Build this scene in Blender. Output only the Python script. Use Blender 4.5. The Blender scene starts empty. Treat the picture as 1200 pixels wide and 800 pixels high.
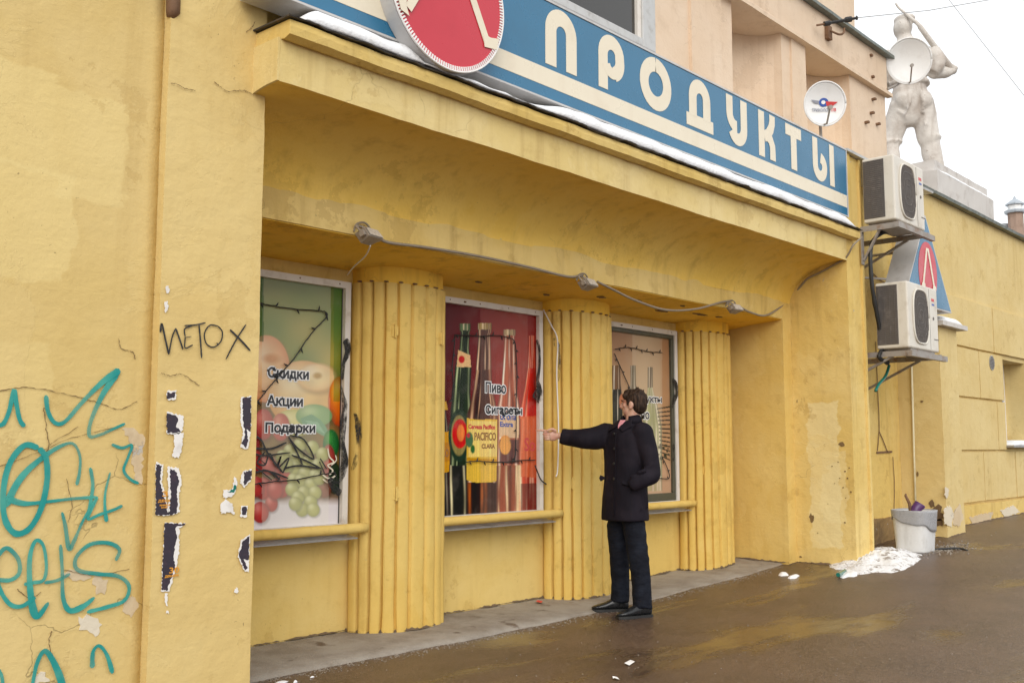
import bpy, bmesh, math, random
import numpy as np
from mathutils import Vector, Matrix, noise as mnoise
sc = bpy.context.scene
C = sc.collection
random.seed(7); rng = np.random.default_rng(7)
R = math.radians
# ------------------------------------------------------------------ camera
F_PX = 1190.0; PITCH = math.atan(124.3/F_PX); YAW = math.atan(1087/F_PX*math.cos(PITCH)); EYE = 1.29
fh = Vector((math.cos(YAW), math.sin(YAW), 0)); rt = Vector((math.sin(YAW), -math.cos(YAW), 0))
fw = fh*math.cos(PITCH)+Vector((0, 0, math.sin(PITCH))); up = rt.cross(fw)
cam = bpy.data.objects.new('camera', bpy.data.cameras.new('camera')); C.objects.link(cam)
cam.matrix_world = Matrix(((rt.x, up.x, -fw.x, 0), (rt.y, up.y, -fw.y, 0), (rt.z, up.z, -fw.z, EYE), (0, 0, 0, 1)))
cam.data.sensor_width = 36; cam.data.lens = 36*F_PX/1200; cam.data.clip_end = 2000; cam.data.clip_start = .05
sc.camera = cam
# ------------------------------------------------------------------ sky, sun, exposure (overcast winter day)
SUN_EL, SUN_AZ = R(30), R(224)          # azimuth of the light's origin, measured from +X towards +Y
sun = bpy.data.objects.new('sun', bpy.data.lights.new('sun', 'SUN')); C.objects.link(sun)
sun.data.energy = 1.25; sun.data.angle = R(45); sun.data.color = (1, .96, .9)
sd = Vector((math.cos(SUN_AZ)*math.cos(SUN_EL), math.sin(SUN_AZ)*math.cos(SUN_EL), math.sin(SUN_EL)))
sun.rotation_euler = sd.to_track_quat('Z', 'Y').to_euler()
w = bpy.data.worlds.new('World'); sc.world = w; w.use_nodes = True
nt = w.node_tree; bg = nt.nodes['Background']
sky = nt.nodes.new('ShaderNodeTexSky'); sky.sky_type = 'NISHITA'; sky.sun_disc = False
sky.sun_elevation = SUN_EL; sky.sun_rotation = R(90)-SUN_AZ; sky.dust_density = 5; sky.air_density = 1.5
mx = nt.nodes.new('ShaderNodeMix'); mx.data_type = 'RGBA'; mx.inputs[0].default_value = .93
mx.inputs[7].default_value = (9.4, 9.6, 9.8, 1)      # closed cloud deck
nt.links.new(sky.outputs[0], mx.inputs[6]); nt.links.new(mx.outputs[2], bg.inputs[0]); bg.inputs[1].default_value = .1
sc.view_settings.view_transform = 'Standard'; sc.view_settings.look = 'None'
sc.view_settings.exposure = .42; sc.view_settings.gamma = 1
# ------------------------------------------------------------------ helpers
def ray(x, y): return fw*F_PX + rt*(x-600) + up*(400-y)
EYEP = Vector((0, 0, EYE))
def at_y(x, y, Y): d = ray(x, y); return EYEP + d*(Y/d.y)
def at_x(x, y, X): d = ray(x, y); return EYEP + d*(X/d.x)
def at_z(x, y, Z): d = ray(x, y); return EYEP + d*((Z-EYE)/d.z)
def px_per_m(P): return F_PX/((P-EYEP).dot(fw))

def mat(name, col=(.5, .5, .5), rough=.6, metal=0, spec=.5):
    m = bpy.data.materials.new(name); m.use_nodes = True
    b = m.node_tree.nodes['Principled BSDF']
    b.inputs['Base Color'].default_value = (*col, 1); b.inputs['Roughness'].default_value = rough
    b.inputs['Metallic'].default_value = metal; b.inputs['Specular IOR Level'].default_value = spec
    return m
class NT:
    def __init__(s, m): s.t = m.node_tree; s.b = s.t.nodes['Principled BSDF']
    def n(s, typ, ins=None, **props):
        nd = s.t.nodes.new('ShaderNode'+typ)
        for k, v in props.items(): setattr(nd, k, v)
        for k, v in (ins or {}).items(): s.set(nd.inputs[k], v)
        return nd
    def set(s, sock, v):
        if isinstance(v, bpy.types.NodeSocket): s.t.links.new(v, sock)
        elif isinstance(v, bpy.types.Node): s.t.links.new(v.outputs[0], sock)
        else:
            if sock.type == 'RGBA' and hasattr(v, '__len__') and len(v) == 3: v = (*v, 1)
            sock.default_value = v
    def coord(s): return s.n('TexCoord').outputs['Object']
    def map(s, c, scale=(1, 1, 1), loc=(0, 0, 0)): return s.n('Mapping', {0: c, 1: loc, 3: scale}).outputs[0]
    def noise(s, c, scale, detail=5, rough=.55, dist=0): return s.n('TexNoise', {'Vector': c, 'Scale': scale, 'Detail': detail, 'Roughness': rough, 'Distortion': dist}).outputs[0]
    def ramp(s, v, a, b, lo=0., hi=1.): return s.n('MapRange', {0: v, 1: a, 2: b, 3: lo, 4: hi}, interpolation_type='SMOOTHSTEP').outputs[0]
    def math(s, op, a, b=0., c=0.): return s.n('Math', {0: a, 1: b, 2: c}, operation=op).outputs[0]
    def mix(s, f, a, b, mode='MIX'):
        nd = s.n('Mix', data_type='RGBA', blend_type=mode); s.set(nd.inputs[0], f); s.set(nd.inputs[6], a); s.set(nd.inputs[7], b); return nd.outputs[2]
    def bump(s, h, strength=.3, dist=.01, prev=None):
        nd = s.n('Bump', {'Height': h, 'Strength': strength, 'Distance': dist})
        if prev is not None: s.set(nd.inputs['Normal'], prev)
        return nd.outputs[0]
    def out(s, col=None, rough=None, normal=None):
        if col is not None: s.set(s.b.inputs['Base Color'], col)
        if rough is not None: s.set(s.b.inputs['Roughness'], rough)
        if normal is not None: s.set(s.b.inputs['Normal'], normal)

def plaster(name, base, light, dark, chip=(.5, .47, .42), cracks=.5, patches=(), paxis=0, stain=.35, bumpy=1., chipthr=.70, dirt=(.16, .11, .05)):
    """painted render: brushed-over tone changes, rain streaks, hairline cracks, chips down to the grey coat"""
    m = mat(name, base, .82, 0, .25); t = NT(m); c = t.coord()
    n1 = t.noise(c, .9, 6, .6); n2 = t.noise(c, 5.5, 6, .65); n3 = t.noise(c, 34, 4)
    st = t.noise(t.map(c, (6, 6, .45)), 1.3, 5, .6)
    col = t.mix(t.ramp(n1, .38, .66), base, light)
    col = t.mix(t.math('MULTIPLY', t.ramp(st, .5, .78), stain), col, dark)
    col = t.mix(t.math('MULTIPLY', t.ramp(n2, .52, .76), stain*.8), col, dark)
    wob = t.noise(c, 7, 3); wob2 = t.noise(c, 30, 3)
    sx = t.n('SeparateXYZ', {0: c})
    for (x0, x1, z0, z1, pc, amt) in patches:       # rectangles where a roller has gone over old paint
        wx = t.math('ADD', sx.outputs[paxis], t.math('MULTIPLY_ADD', wob, .16, -.08)); wx = t.math('ADD', wx, t.math('MULTIPLY_ADD', wob2, .03, -.015))
        wz = t.math('ADD', sx.outputs[2], t.math('MULTIPLY_ADD', wob, -.10, .05))
        mk = t.math('MULTIPLY', t.math('MULTIPLY', t.ramp(wx, x0-.008, x0+.008), t.ramp(wx, x1-.008, x1+.008, 1, 0)),
                    t.math('MULTIPLY', t.ramp(wz, z0-.01, z0+.01), t.ramp(wz, z1-.01, z1+.01, 1, 0)))
        col = t.mix(t.math('MULTIPLY', mk, amt), col, pc)
    blot = t.math('MULTIPLY', t.ramp(t.noise(c, 1.15, 9, .68, .6), .535, .55), .38); col = t.mix(blot, col, light)
    blot2 = t.math('MULTIPLY', t.ramp(t.noise(t.map(c, (1, 1, 1), (7, 3, 5)), 2.1, 9, .7), .60, .615), .30); col = t.mix(blot2, col, dark)
    trow = t.noise(t.map(c, (1.2, 1.2, 3.5), (2, 2, 2)), 3.2, 6, .6, .8)
    dc = t.n('VectorMath', {0: c, 1: t.n('VectorMath', {0: t.n('TexNoise', {'Vector': c, 'Scale': 2.3, 'Detail': 5}).outputs[1], 'Scale': .5}, operation='SCALE').outputs[0]}, operation='ADD').outputs[0]
    vo = t.n('TexVoronoi', {'Vector': dc, 'Scale': 1.5}, feature='DISTANCE_TO_EDGE').outputs[0]
    cm = t.math('MULTIPLY', t.ramp(vo, .001, .0048, 1, 0), t.ramp(t.noise(c, 1.1, 4), .53, .62))
    cm = t.math('MULTIPLY', cm, cracks)
    chipm = t.ramp(t.noise(c, 8, 8, .72), chipthr, chipthr+.015)
    speck = t.math('MULTIPLY', t.ramp(t.noise(c, 48, 3, .5), .70, .76), t.ramp(t.noise(c, 1.7, 3), .5, .7))
    col = t.mix(t.math('MULTIPLY', speck, .6), col, dirt)
    col = t.mix(chipm, col, chip); col = t.mix(cm, col, dirt)
    h = t.math('ADD', t.math('MULTIPLY', n2, .9), t.math('MULTIPLY', n3, .3)); h = t.math('ADD', h, t.math('MULTIPLY', trow, .45)); h = t.math('ADD', h, t.math('MULTIPLY', t.math('ADD', blot, t.math('MULTIPLY', blot2, -1.)), .35)); h = t.math('ADD', h, t.math('MULTIPLY', t.noise(c, 150, 2), .07))
    nb = t.bump(h, .35*bumpy, .02); nb = t.bump(t.math('ADD', t.math('MULTIPLY', cm, -1.), t.math('MULTIPLY', chipm, -.6)), .6, .008, nb)
    t.out(col, t.ramp(n2, .3, .7, .7, .9), nb)
    return m
def grime(name, base, dark, rough=.55, metal=0, scale=9, amt=.5, lo=.5, hi=.75, bump=.1):
    m = mat(name, base, rough, metal); t = NT(m); c = t.coord()
    n = t.noise(c, scale, 6, .65); s2 = t.noise(t.map(c, (1, 1, .25)), scale*1.8, 4)
    col = t.mix(t.math('MULTIPLY', t.ramp(n, lo, hi), amt), base, dark); col = t.mix(t.math('MULTIPLY', t.ramp(s2, .55, .8), amt*.6), col, dark)
    t.out(col, t.ramp(n, .3, .7, max(.05, rough-.12), min(1, rough+.12)), t.bump(t.noise(c, scale*7, 3), bump, .004)); return m

YB, YL, YD = (.69, .478, .138), (.745, .55, .20), (.48, .30, .075)
M = {}
PL = (.80, .64, .29)
# ---- patches are placed in metres on the left wall (X, Z)
M['wall_left'] = plaster('weathered_yellow_plaster', (.655, .48, .185), (.70, .53, .23), (.50, .335, .115), cracks=.45, stain=.3,
    patches=((1.30, 1.93, 2.52, 2.98, PL, .45), (1.93, 2.27, 2.42, 2.93, PL, .4), (1.0, 2.02, 2.02, 2.54, PL, .42), (1.2, 1.95, 1.3, 1.75, PL, .3)), chipthr=.72)
M['pilaster'] = plaster('pale_yellow_plaster', (.67, .49, .195), (.72, .55, .24), (.54, .37, .13), cracks=.12, stain=.3, chipthr=.745)
M['wall'] = plaster('yellow_plaster', YB, YL, YD, cracks=.10, stain=.4, chipthr=.75)
M['worn'] = plaster('worn_yellow_plaster', (.695, .492, .152), (.755, .57, .225), (.40, .25, .07), cracks=.28, stain=.55, chipthr=.685, bumpy=1.3)
M['cove'] = plaster('cove_bounce_tinted_paint', (.83, .55, .105), (.86, .60, .15), (.52, .33, .07), cracks=.22, stain=.5, chipthr=.70, chip=(.78, .64, .40))  # yellow paint with the hollow's warm bounced light mixed into the colour
M['soffit'] = plaster('soffit_bounce_tinted_paint', (.84, .51, .05), (.86, .55, .08), (.40, .22, .04), cracks=.2, stain=.5, chipthr=.73)  # ochre deepened and brightened: warm bounced light is put into the paint colour
M['column'] = plaster('column_yellow_paint', (.69, .458, .112), (.735, .522, .158), (.44, .27, .06), cracks=0, stain=.5, chipthr=.69, chip=(.42, .33, .20))
M['pier'] = plaster('patched_yellow_plaster', (.695, .492, .152), (.755, .57, .225), (.40, .25, .07), cracks=.28, paxis=1, patches=((4.42, 4.74, .30, 1.75, (.82, .70, .38), .6), (4.36, 4.62, .55, 1.25, (.82, .70, .38), .4)), stain=.55, chipthr=.685, bumpy=1.1)
M['annex'] = plaster('annex_yellow_paint', (.66, .50, .215), (.70, .55, .26), (.45, .30, .1), cracks=.2, stain=.35, chipthr=.76)
M['pink'] = plaster('peach_plaster', (.70, .54, .39), (.74, .59, .445), (.52, .38, .26), cracks=.15, stain=.4, chipthr=.77)
M['white_frame'] = grime('grimy_white_paint', (.72, .68, .62), (.42, .34, .24), .5, 0, 7, .55)
M['dark_frame'] = grime('olive_brown_frame', (.07, .07, .045), (.16, .13, .09), .45)
M['sill'] = grime('galvanised_sill', (.36, .35, .34), (.16, .13, .1), .4, .5)
M['flashing'] = grime('dark_weathered_flashing', (.06, .055, .05), (.15, .10, .06), .6, .2, 12, .7)
M['coping'] = grime('grey_green_metal_coping', (.16, .18, .16), (.08, .08, .07), .5, .3)
M['coping_light'] = grime('pale_zinc_coping', (.52, .52, .51), (.25, .23, .2), .45, .3)
M['blue'] = grime('blue_sign_vinyl', (.028, .165, .305), (.040, .15, .26), .28, 0, 3, .6, .4, .8, 0)
M['cream'] = grime('cream_sign_vinyl', (.80, .72, .56), (.70, .60, .45), .35, 0, 4, .5, bump=0)
M['red'] = grime('red_sign_vinyl', (.58, .028, .05), (.5, .03, .05), .3, 0, 3, .4, bump=0)
M['sign_metal'] = grime('grey_sign_casing', (.56, .55, .54), (.36, .33, .31), .5, .05, 6, .5)
M['teeth'] = mat('white_beading', (.85, .84, .82), .4)
M['ac'] = grime('aged_cream_enamel', (.68, .64, .56), (.45, .38, .29), .42, 0, 5, .55)
M['ac_dark'] = grime('dark_dusty_grille', (.13, .115, .105), (.28, .24, .22), .6, .1, 14, .5)
M['steel'] = grime('grey_steel_bracket', (.34, .31, .28), (.26, .13, .06), .55, .3, 10, .8)
M['rust'] = grime('rusty_iron', (.20, .11, .06), (.09, .05, .03), .8, .2, 20, .8)
M['black'] = grime('black_rubber', (.018, .018, .018), (.05, .045, .04), .55)
M['cable'] = grime('grey_cable_sheath', (.28, .23, .17), (.15, .11, .07), .65)
M['lamp'] = grime('dusty_lamp_housing', (.34, .29, .24), (.20, .15, .11), .6, .1, 25, .6)
M['lamp_glass'] = grime('dusty_lamp_glass', (.55, .50, .44), (.36, .29, .22), .3, 0, 25, .5)
M['dish'] = grime('white_dish_enamel', (.80, .80, .79), (.62, .60, .57), .4, 0, 5, .4)
M['statue'] = None
M['snow'] = mat('snow', (.86, .87, .89), .75); t = NT(M['snow']); c = t.coord()
t.out(t.mix(t.ramp(t.noise(c, 8, 5), .5, .8), (.88, .89, .91), (.74, .73, .72)), None, t.bump(t.noise(c, 40, 4), .4, .02))
M['dirty_snow'] = mat('dirty_snow', (.8, .8, .8), .8); t = NT(M['dirty_snow']); c = t.coord()
f_ = t.ramp(t.noise(c, 11, 8, .75), .50, .63)
t.out(t.mix(f_, (.84, .84, .85), (.26, .21, .17)), None, t.bump(t.noise(c, 35, 5), .7, .03))
M['stone'] = grime('weathered_limestone', (.56, .51, .45), (.30, .24, .19), .85, 0, 2.2, .75, .45, .7, .3)
M['plinth'] = grime('grey_plinth_concrete', (.60, .57, .54), (.28, .22, .18), .85, 0, 3, .6)
M['concrete'] = mat('ledge_concrete', (.3, .27, .23), .85); t = NT(M['concrete']); c = t.coord()
n = t.noise(c, 3, 7, .7)
col = t.mix(t.ramp(n, .35, .7), (.34, .30, .25), (.23, .19, .15)); col = t.mix(t.ramp(t.noise(c, 5, 5), .6, .72), col, (.13, .09, .06))
col = t.mix(t.ramp(t.noise(c, 160, 2), .62, .75), col, (.46, .42, .36))
t.out(col, .85, t.bump(t.math('ADD', n, t.noise(c, 120, 3)), .5, .012))
M['asphalt'] = mat('wet_asphalt', (.06, .045, .038), .4); t = NT(M['asphalt']); c = t.coord()
wet = t.ramp(t.noise(t.map(c, (.5, 1.3, 1)), 1.0, 5, .55, .4), .48, .66); fine = t.noise(c, 150, 3, .65); mid = t.noise(c, 34, 5, .7)
damp = t.noise(c, 1.7, 8, .72)
col = t.mix(t.ramp(damp, .35, .68), (.064, .034, .020), (.125, .072, .046)); col = t.mix(t.ramp(mid, .45, .68), col, (.175, .118, .08)); col = t.mix(t.ramp(fine, .54, .70), col, (.28, .21, .16)); col = t.mix(t.ramp(fine, .47, .36), col, (.022, .014, .010))
col = t.mix(t.math('MULTIPLY', wet, .55), col, (.06, .033, .014))
vs = t.n('TexVoronoi', {'Vector': c, 'Scale': 26, 'Randomness': 1}).outputs[0]
grit = t.math('MULTIPLY', t.ramp(vs, .06, .09, 1, 0), t.ramp(t.noise(c, 3.3, 4), .5, .62)); col = t.mix(t.math('MULTIPLY', grit, .8), col, (.40, .36, .31))
hh = t.math('MULTIPLY', t.math('ADD', t.math('ADD', fine, mid), t.math('MULTIPLY', grit, .6)), t.ramp(wet, 0, 1, 1, .10))
t.out(col, t.math('ADD', t.ramp(wet, 0, 1, .37, .17), t.math('MULTIPLY_ADD', mid, .2, -.10)), t.bump(t.math('ADD', hh, t.math('MULTIPLY', damp, .8)), .5, .010))
M['coat'] = mat('navy_black_wool', (.012, .010, .018), .78, 0, .18); t = NT(M['coat']); c = t.coord()
t.out(t.mix(t.ramp(t.noise(c, 6, 4), .4, .7), (.0085, .0065, .011), (.016, .012, .018)), None, t.bump(t.noise(t.map(c, (1, 1, .5)), 7, 3), .55, .03))
M['denim'] = mat('dark_denim', (.008, .011, .02), .8, 0, .2); t = NT(M['denim']); c = t.coord()
t.out(t.mix(t.ramp(t.noise(c, 7, 4), .4, .7), (.005, .006, .011), (.010, .013, .022)), None, t.bump(t.noise(t.map(c, (1, 1, 1.6)), 11, 3), .6, .03))
M['skin'] = mat('skin', (.58, .33, .23), .5); t = NT(M['skin']); c = t.coord()
t.out(t.mix(t.ramp(t.noise(c, 18, 4), .4, .7), (.60, .36, .26), (.52, .25, .18))); t.b.inputs['Subsurface Weight'].default_value = .08
M['hair'] = mat('dark_brown_hair', (.02, .012, .008), .65, 0, .2); t = NT(M['hair']); c = t.coord()
t.out(t.mix(t.ramp(t.noise(t.map(c, (1, 1, .15)), 90, 3), .4, .65), (.020, .011, .007), (.060, .034, .021)), None, t.bump(t.noise(t.map(c, (1, 1, .15)), 110, 3), .6, .01))
M['shoe'] = grime('black_leather', (.012, .013, .015), (.05, .05, .05), .28, 0, 20, .5)
M['shirt'] = grime('pink_shirt', (.75, .32, .36), (.7, .5, .5), .8)
M['teal'] = mat('teal_spray_paint', (0, .30, .27), .5); t = NT(M['teal']); c = t.coord()
t.out(t.mix(t.ramp(t.noise(c, 5, 4), .42, .7), (.0, .27, .25), (.06, .38, .31))); ed = t.n('VertexColor'); ed.layer_name = 'edge'
e_ = t.math('ADD', t.n('SeparateColor', {0: ed.outputs[0]}).outputs[0], t.math('MULTIPLY_ADD', t.noise(c, 90, 4, .7), .5, -.25))
t.set(t.b.inputs['Alpha'], t.math('MULTIPLY', t.ramp(e_, .08, .50), t.ramp(t.noise(c, 3.5, 3), .30, .55, .62, .97)))
M['spray'] = mat('black_spray_haze', (.02, .02, .02), .6); t = NT(M['spray']); c = t.coord()
t.set(t.b.inputs['Alpha'], t.math('MULTIPLY', t.ramp(t.noise(t.map(c, (1, 1, .5)), 16, 5, .65), .36, .62), t.ramp(t.noise(c, 120, 2), .3, .6, .55, 1)))
M['ink'] = mat('black_marker_paint', (.02, .02, .02), .45); t = NT(M['ink']); c = t.coord()
t.out(t.mix(t.ramp(t.noise(c, 30, 3), .5, .7), (.012, .012, .012), (.05, .045, .035)))
M['paper'] = grime('torn_white_paper', (.82, .79, .75), (.5, .45, .4), .8)
M['paper_dark'] = grime('torn_poster_print', (.03, .022, .035), (.10, .05, .07), .6, 0, 30, .6)
M['orange_print'] = mat('orange_print', (.75, .33, .03), .6)
M['bin'] = grime('scuffed_white_plastic', (.68, .68, .67), (.36, .33, .29), .45, 0, 6, .55)
M['bag'] = grime('grey_bin_liner', (.36, .36, .37), (.2, .2, .2), .3, 0, 25, .6, bump=.8)
M['purple'] = mat('purple_plastic', (.09, .03, .12), .35)
M['green_glass'] = mat('green_bottle_glass', (.01, .16, .12), .1)
M['brown_brick'] = plaster('bare_brown_masonry', (.30, .19, .08), (.38, .26, .12), (.12, .08, .05), chipthr=.62, stain=.7)
M['text_black'] = mat('black_lettering', (.02, .02, .025), .4)
M['text_white'] = mat('white_lettering', (.86, .86, .85), .4)
M['red_print'] = mat('red_print', (.6, .05, .05), .4); M['blue_print'] = mat('blue_print', (.04, .10, .38), .4)
M['grey_print'] = mat('grey_print', (.30, .31, .36), .4)
M['pvc'] = grime('white_pvc', (.78, .77, .75), (.5, .47, .42), .35)
M['window_dark'] = mat('dark_window_glass', (.03, .028, .025), .04, 0, .6)
M['brick_far'] = grime('far_brown_brick', (.36, .25, .19), (.2, .14, .1), .8, 0, 3, .6)
M['zinc_far'] = grime('far_grey_zinc', (.42, .46, .5), (.25, .28, .32), .45, .3, 2, .5)
M['glass'] = bpy.data.materials.new('window_glass'); M['glass'].use_nodes = True
g = M['glass'].node_tree; g.nodes.clear()
o_ = g.nodes.new('ShaderNodeOutputMaterial'); ms = g.nodes.new('ShaderNodeMixShader'); tr = g.nodes.new('ShaderNodeBsdfTransparent'); gl = g.nodes.new('ShaderNodeBsdfGlossy')
fr = g.nodes.new('ShaderNodeFresnel'); fr.inputs[0].default_value = 1.12; gl.inputs['Roughness'].default_value = .03
ge = g.nodes.new('ShaderNodeNewGeometry'); mu = g.nodes.new('ShaderNodeMath'); mu.operation = 'SUBTRACT'; mu.inputs[0].default_value = 1; g.links.new(ge.outputs['Backfacing'], mu.inputs[1])
m2 = g.nodes.new('ShaderNodeMath'); m2.operation = 'MULTIPLY_ADD'; m2.inputs[2].default_value = 0; g.links.new(mu.outputs[0], m2.inputs[0]); g.links.new(fr.outputs[0], m2.inputs[1]); g.links.new(m2.outputs[0], ms.inputs[0]); g.links.new(tr.outputs[0], ms.inputs[1]); g.links.new(gl.outputs[0], ms.inputs[2]); g.links.new(ms.outputs[0], o_.inputs[0])

def tag(o, label=None, cat=None, group=None, kind=None):
    for k, v in (('label', label), ('category', cat), ('group', group), ('kind', kind)):
        if v: o[k] = v
    return o
def thing(name, loc, label, cat, group=None):
    o = bpy.data.objects.new(name, None); C.objects.link(o); o.location = loc; o.empty_display_size = .1
    return tag(o, label, cat, group)
def wloc(o):
    p = Vector(o.location)
    while o.parent is not None: o = o.parent; p = p + o.location if o.type == 'EMPTY' else p
    return p
def adopt(o, parent):
    """parent o, keeping its mesh coordinates in world space"""
    o.parent = parent
    r = parent
    while r.parent is not None: r = r.parent
    if parent.parent is None: o.matrix_parent_inverse = Matrix.Translation(-Vector(r.location))
    return o
def link(name, me, m, parent=None, smooth=False):
    o = bpy.data.objects.new(name, me); C.objects.link(o)
    if m is not None and not me.materials: me.materials.append(m)
    if smooth: me.polygons.foreach_set('use_smooth', [True]*len(me.polygons))
    if parent is not None: adopt(o, parent)
    return o
def jit(p, a, s=3.):
    v = mnoise.noise_vector(Vector(p)*s) * a + mnoise.noise_vector(Vector(p)*s*5) * a*.45
    return Vector(p)+v
class MB:
    def __init__(s): s.v = []; s.f = []
    def add(s, vs, fs):
        n = len(s.v); s.v += [tuple(v) for v in vs]; s.f += [tuple(i+n for i in f) for f in fs]; return s
    def box(s, x0, x1, y0, y1, z0, z1):
        return s.add([(x, y, z) for x in (x0, x1) for y in (y0, y1) for z in (z0, z1)], [(0, 1, 3, 2), (4, 6, 7, 5), (0, 4, 5, 1), (2, 3, 7, 6), (0, 2, 6, 4), (1, 5, 7, 3)])
    def obox(s, o, ax, ay, az):
        o, ax, ay, az = map(Vector, (o, ax, ay, az))
        return s.add([o+ax*i+ay*j+az*k for i in (0, 1) for j in (0, 1) for k in (0, 1)], [(0, 1, 3, 2), (4, 6, 7, 5), (0, 4, 5, 1), (2, 3, 7, 6), (0, 2, 6, 4), (1, 5, 7, 3)])
    def gridbox(s, x0, x1, y0, y1, z0, z1, st=.07, a=.004, sc_=3.):
        nx, ny, nz = [max(1, int(round(d/st))) for d in (x1-x0, y1-y0, z1-z0)]
        idx = {}
        def vid(i, j, k):
            key = (i, j, k)
            if key not in idx:
                idx[key] = len(s.v); s.v.append(tuple(jit((x0+(x1-x0)*i/nx, y0+(y1-y0)*j/ny, z0+(z1-z0)*k/nz), a, sc_)))
            return idx[key]
        for i in range(nx):
            for k in range(nz):
                s.f.append((vid(i, 0, k), vid(i+1, 0, k), vid(i+1, 0, k+1), vid(i, 0, k+1))); s.f.append((vid(i, ny, k), vid(i, ny, k+1), vid(i+1, ny, k+1), vid(i+1, ny, k)))
            for j in range(ny):
                s.f.append((vid(i, j, 0), vid(i, j+1, 0), vid(i+1, j+1, 0), vid(i+1, j, 0))); s.f.append((vid(i, j, nz), vid(i+1, j, nz), vid(i+1, j+1, nz), vid(i, j+1, nz)))
        for j in range(ny):
            for k in range(nz):
                s.f.append((vid(0, j, k), vid(0, j, k+1), vid(0, j+1, k+1), vid(0, j+1, k))); s.f.append((vid(nx, j, k), vid(nx, j+1, k), vid(nx, j+1, k+1), vid(nx, j, k+1)))
        return s
    def extrude_x(s, prof, x0, x1, n=1, a=0, sc_=3.):
        """closed (y, z) outline carried along X"""
        k = len(prof); vs = []
        for i in range(n+1):
            x = x0+(x1-x0)*i/n
            vs += [jit((x, y, z), a, sc_) if a else (x, y, z) for y, z in prof]
        fs = [(i*k+j, i*k+(j+1) % k, (i+1)*k+(j+1) % k, (i+1)*k+j) for i in range(n) for j in range(k)]
        fs += [tuple(range(k))[::-1], tuple(n*k+j for j in range(k))]
        return s.add(vs, fs)
    def extrude_y(s, prof, y0, y1):
        """closed (x, z) outline given thickness along Y"""
        k = len(prof)
        return s.add([(x, y0, z) for x, z in prof]+[(x, y1, z) for x, z in prof], [tuple(range(k)), tuple(range(k, 2*k))[::-1]]+[(j, j+k, (j+1) % k+k, (j+1) % k) for j in range(k)])
    def extrude_z(s, prof, z0, z1):
        k = len(prof)
        return s.add([(x, y, z0) for x, y in prof]+[(x, y, z1) for x, y in prof], [tuple(range(k))[::-1], tuple(range(k, 2*k))]+[(j, (j+1) % k, (j+1) % k+k, j+k) for j in range(k)])
    def tube(s, pts, r, n=8, cap=True):
        pts = [Vector(p) for p in pts]; rs = r if hasattr(r, '__len__') else [r]*len(pts)
        vs = []; prev = None
        for i, p in enumerate(pts):
            tg = (pts[min(i+1, len(pts)-1)]-pts[max(i-1, 0)]).normalized()
            if prev is None: u = tg.orthogonal().normalized()
            else: u = (prev-tg*prev.dot(tg)); u = u.normalized() if u.length > 1e-6 else tg.orthogonal().normalized()
            prev = u; v = tg.cross(u)
            rr = rs[i]; ra, rb = rr if hasattr(rr, '__len__') else (rr, rr)
            vs += [p+u*math.cos(2*math.pi*k/n)*ra+v*math.sin(2*math.pi*k/n)*rb for k in range(n)]
        fs = [(i*n+k, i*n+(k+1) % n, (i+1)*n+(k+1) % n, (i+1)*n+k) for i in range(len(pts)-1) for k in range(n)]
        if cap: fs += [tuple(range(n))[::-1], tuple((len(pts)-1)*n+k for k in range(n))]
        return s.add(vs, fs)
    def rings(s, rings_):
        """closed loft through equal-length rings of points"""
        n = len(rings_[0]); vs = [p for r in rings_ for p in r]
        fs = [(i*n+k, i*n+(k+1) % n, (i+1)*n+(k+1) % n, (i+1)*n+k) for i in range(len(rings_)-1) for k in range(n)]
        fs += [tuple(range(n))[::-1], tuple((len(rings_)-1)*n+k for k in range(n))]
        return s.add(vs, fs)
    def ell(s, c, ax, ay, az, nu=16, nv=10):
        c, ax, ay, az = map(Vector, (c, ax, ay, az))
        vs = [c-az]+[c+ax*math.cos(2*math.pi*k/nu)*math.sin(math.pi*i/nv)+ay*math.sin(2*math.pi*k/nu)*math.sin(math.pi*i/nv)-az*math.cos(math.pi*i/nv) for i in range(1, nv) for k in range(nu)]+[c+az]
        fs = [(0, 1+(k+1) % nu, 1+k) for k in range(nu)]
        fs += [(1+i*nu+k, 1+i*nu+(k+1) % nu, 1+(i+1)*nu+(k+1) % nu, 1+(i+1)*nu+k) for i in range(nv-2) for k in range(nu)]
        L = len(vs)-1; b = 1+(nv-2)*nu
        fs += [(b+k, b+(k+1) % nu, L) for k in range(nu)]
        return s.add(vs, fs)
    def mesh(s, name):
        me = bpy.data.meshes.new(name); me.from_pydata(s.v, [], s.f)
        bm = bmesh.new(); bm.from_mesh(me); bmesh.ops.recalc_face_normals(bm, faces=bm.faces); bm.to_mesh(me); bm.free()
        return me
    def build(s, name, m, parent=None, smooth=False, bevel=0, seg=2):
        me = s.mesh(name)
        if bevel:
            bm = bmesh.new(); bm.from_mesh(me)
            es = [e for e in bm.edges if len(e.link_faces) == 2 and e.calc_face_angle() > .5]
            bmesh.ops.bevel(bm, geom=es, offset=bevel, segments=seg, profile=.5, affect='EDGES', clamp_overlap=True); bm.to_mesh(me); bm.free()
        return link(name, me, m, parent, smooth)
def remeshed(mb, voxel, smooth=4, name='tmp'):
    """fuse overlapping closed shapes into one continuous skin"""
    me = mb.mesh(name); o = bpy.data.objects.new(name, me); C.objects.link(o)
    md = o.modifiers.new('r', 'REMESH'); md.mode = 'VOXEL'; md.voxel_size = voxel
    if smooth: sm = o.modifiers.new('s', 'SMOOTH'); sm.factor = .5; sm.iterations = smooth
    dg = bpy.context.evaluated_depsgraph_get(); dg.update()
    out = bpy.data.meshes.new_from_object(o.evaluated_get(dg)); bpy.data.objects.remove(o); bpy.data.meshes.remove(me)
    out.name = name; return out
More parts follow.
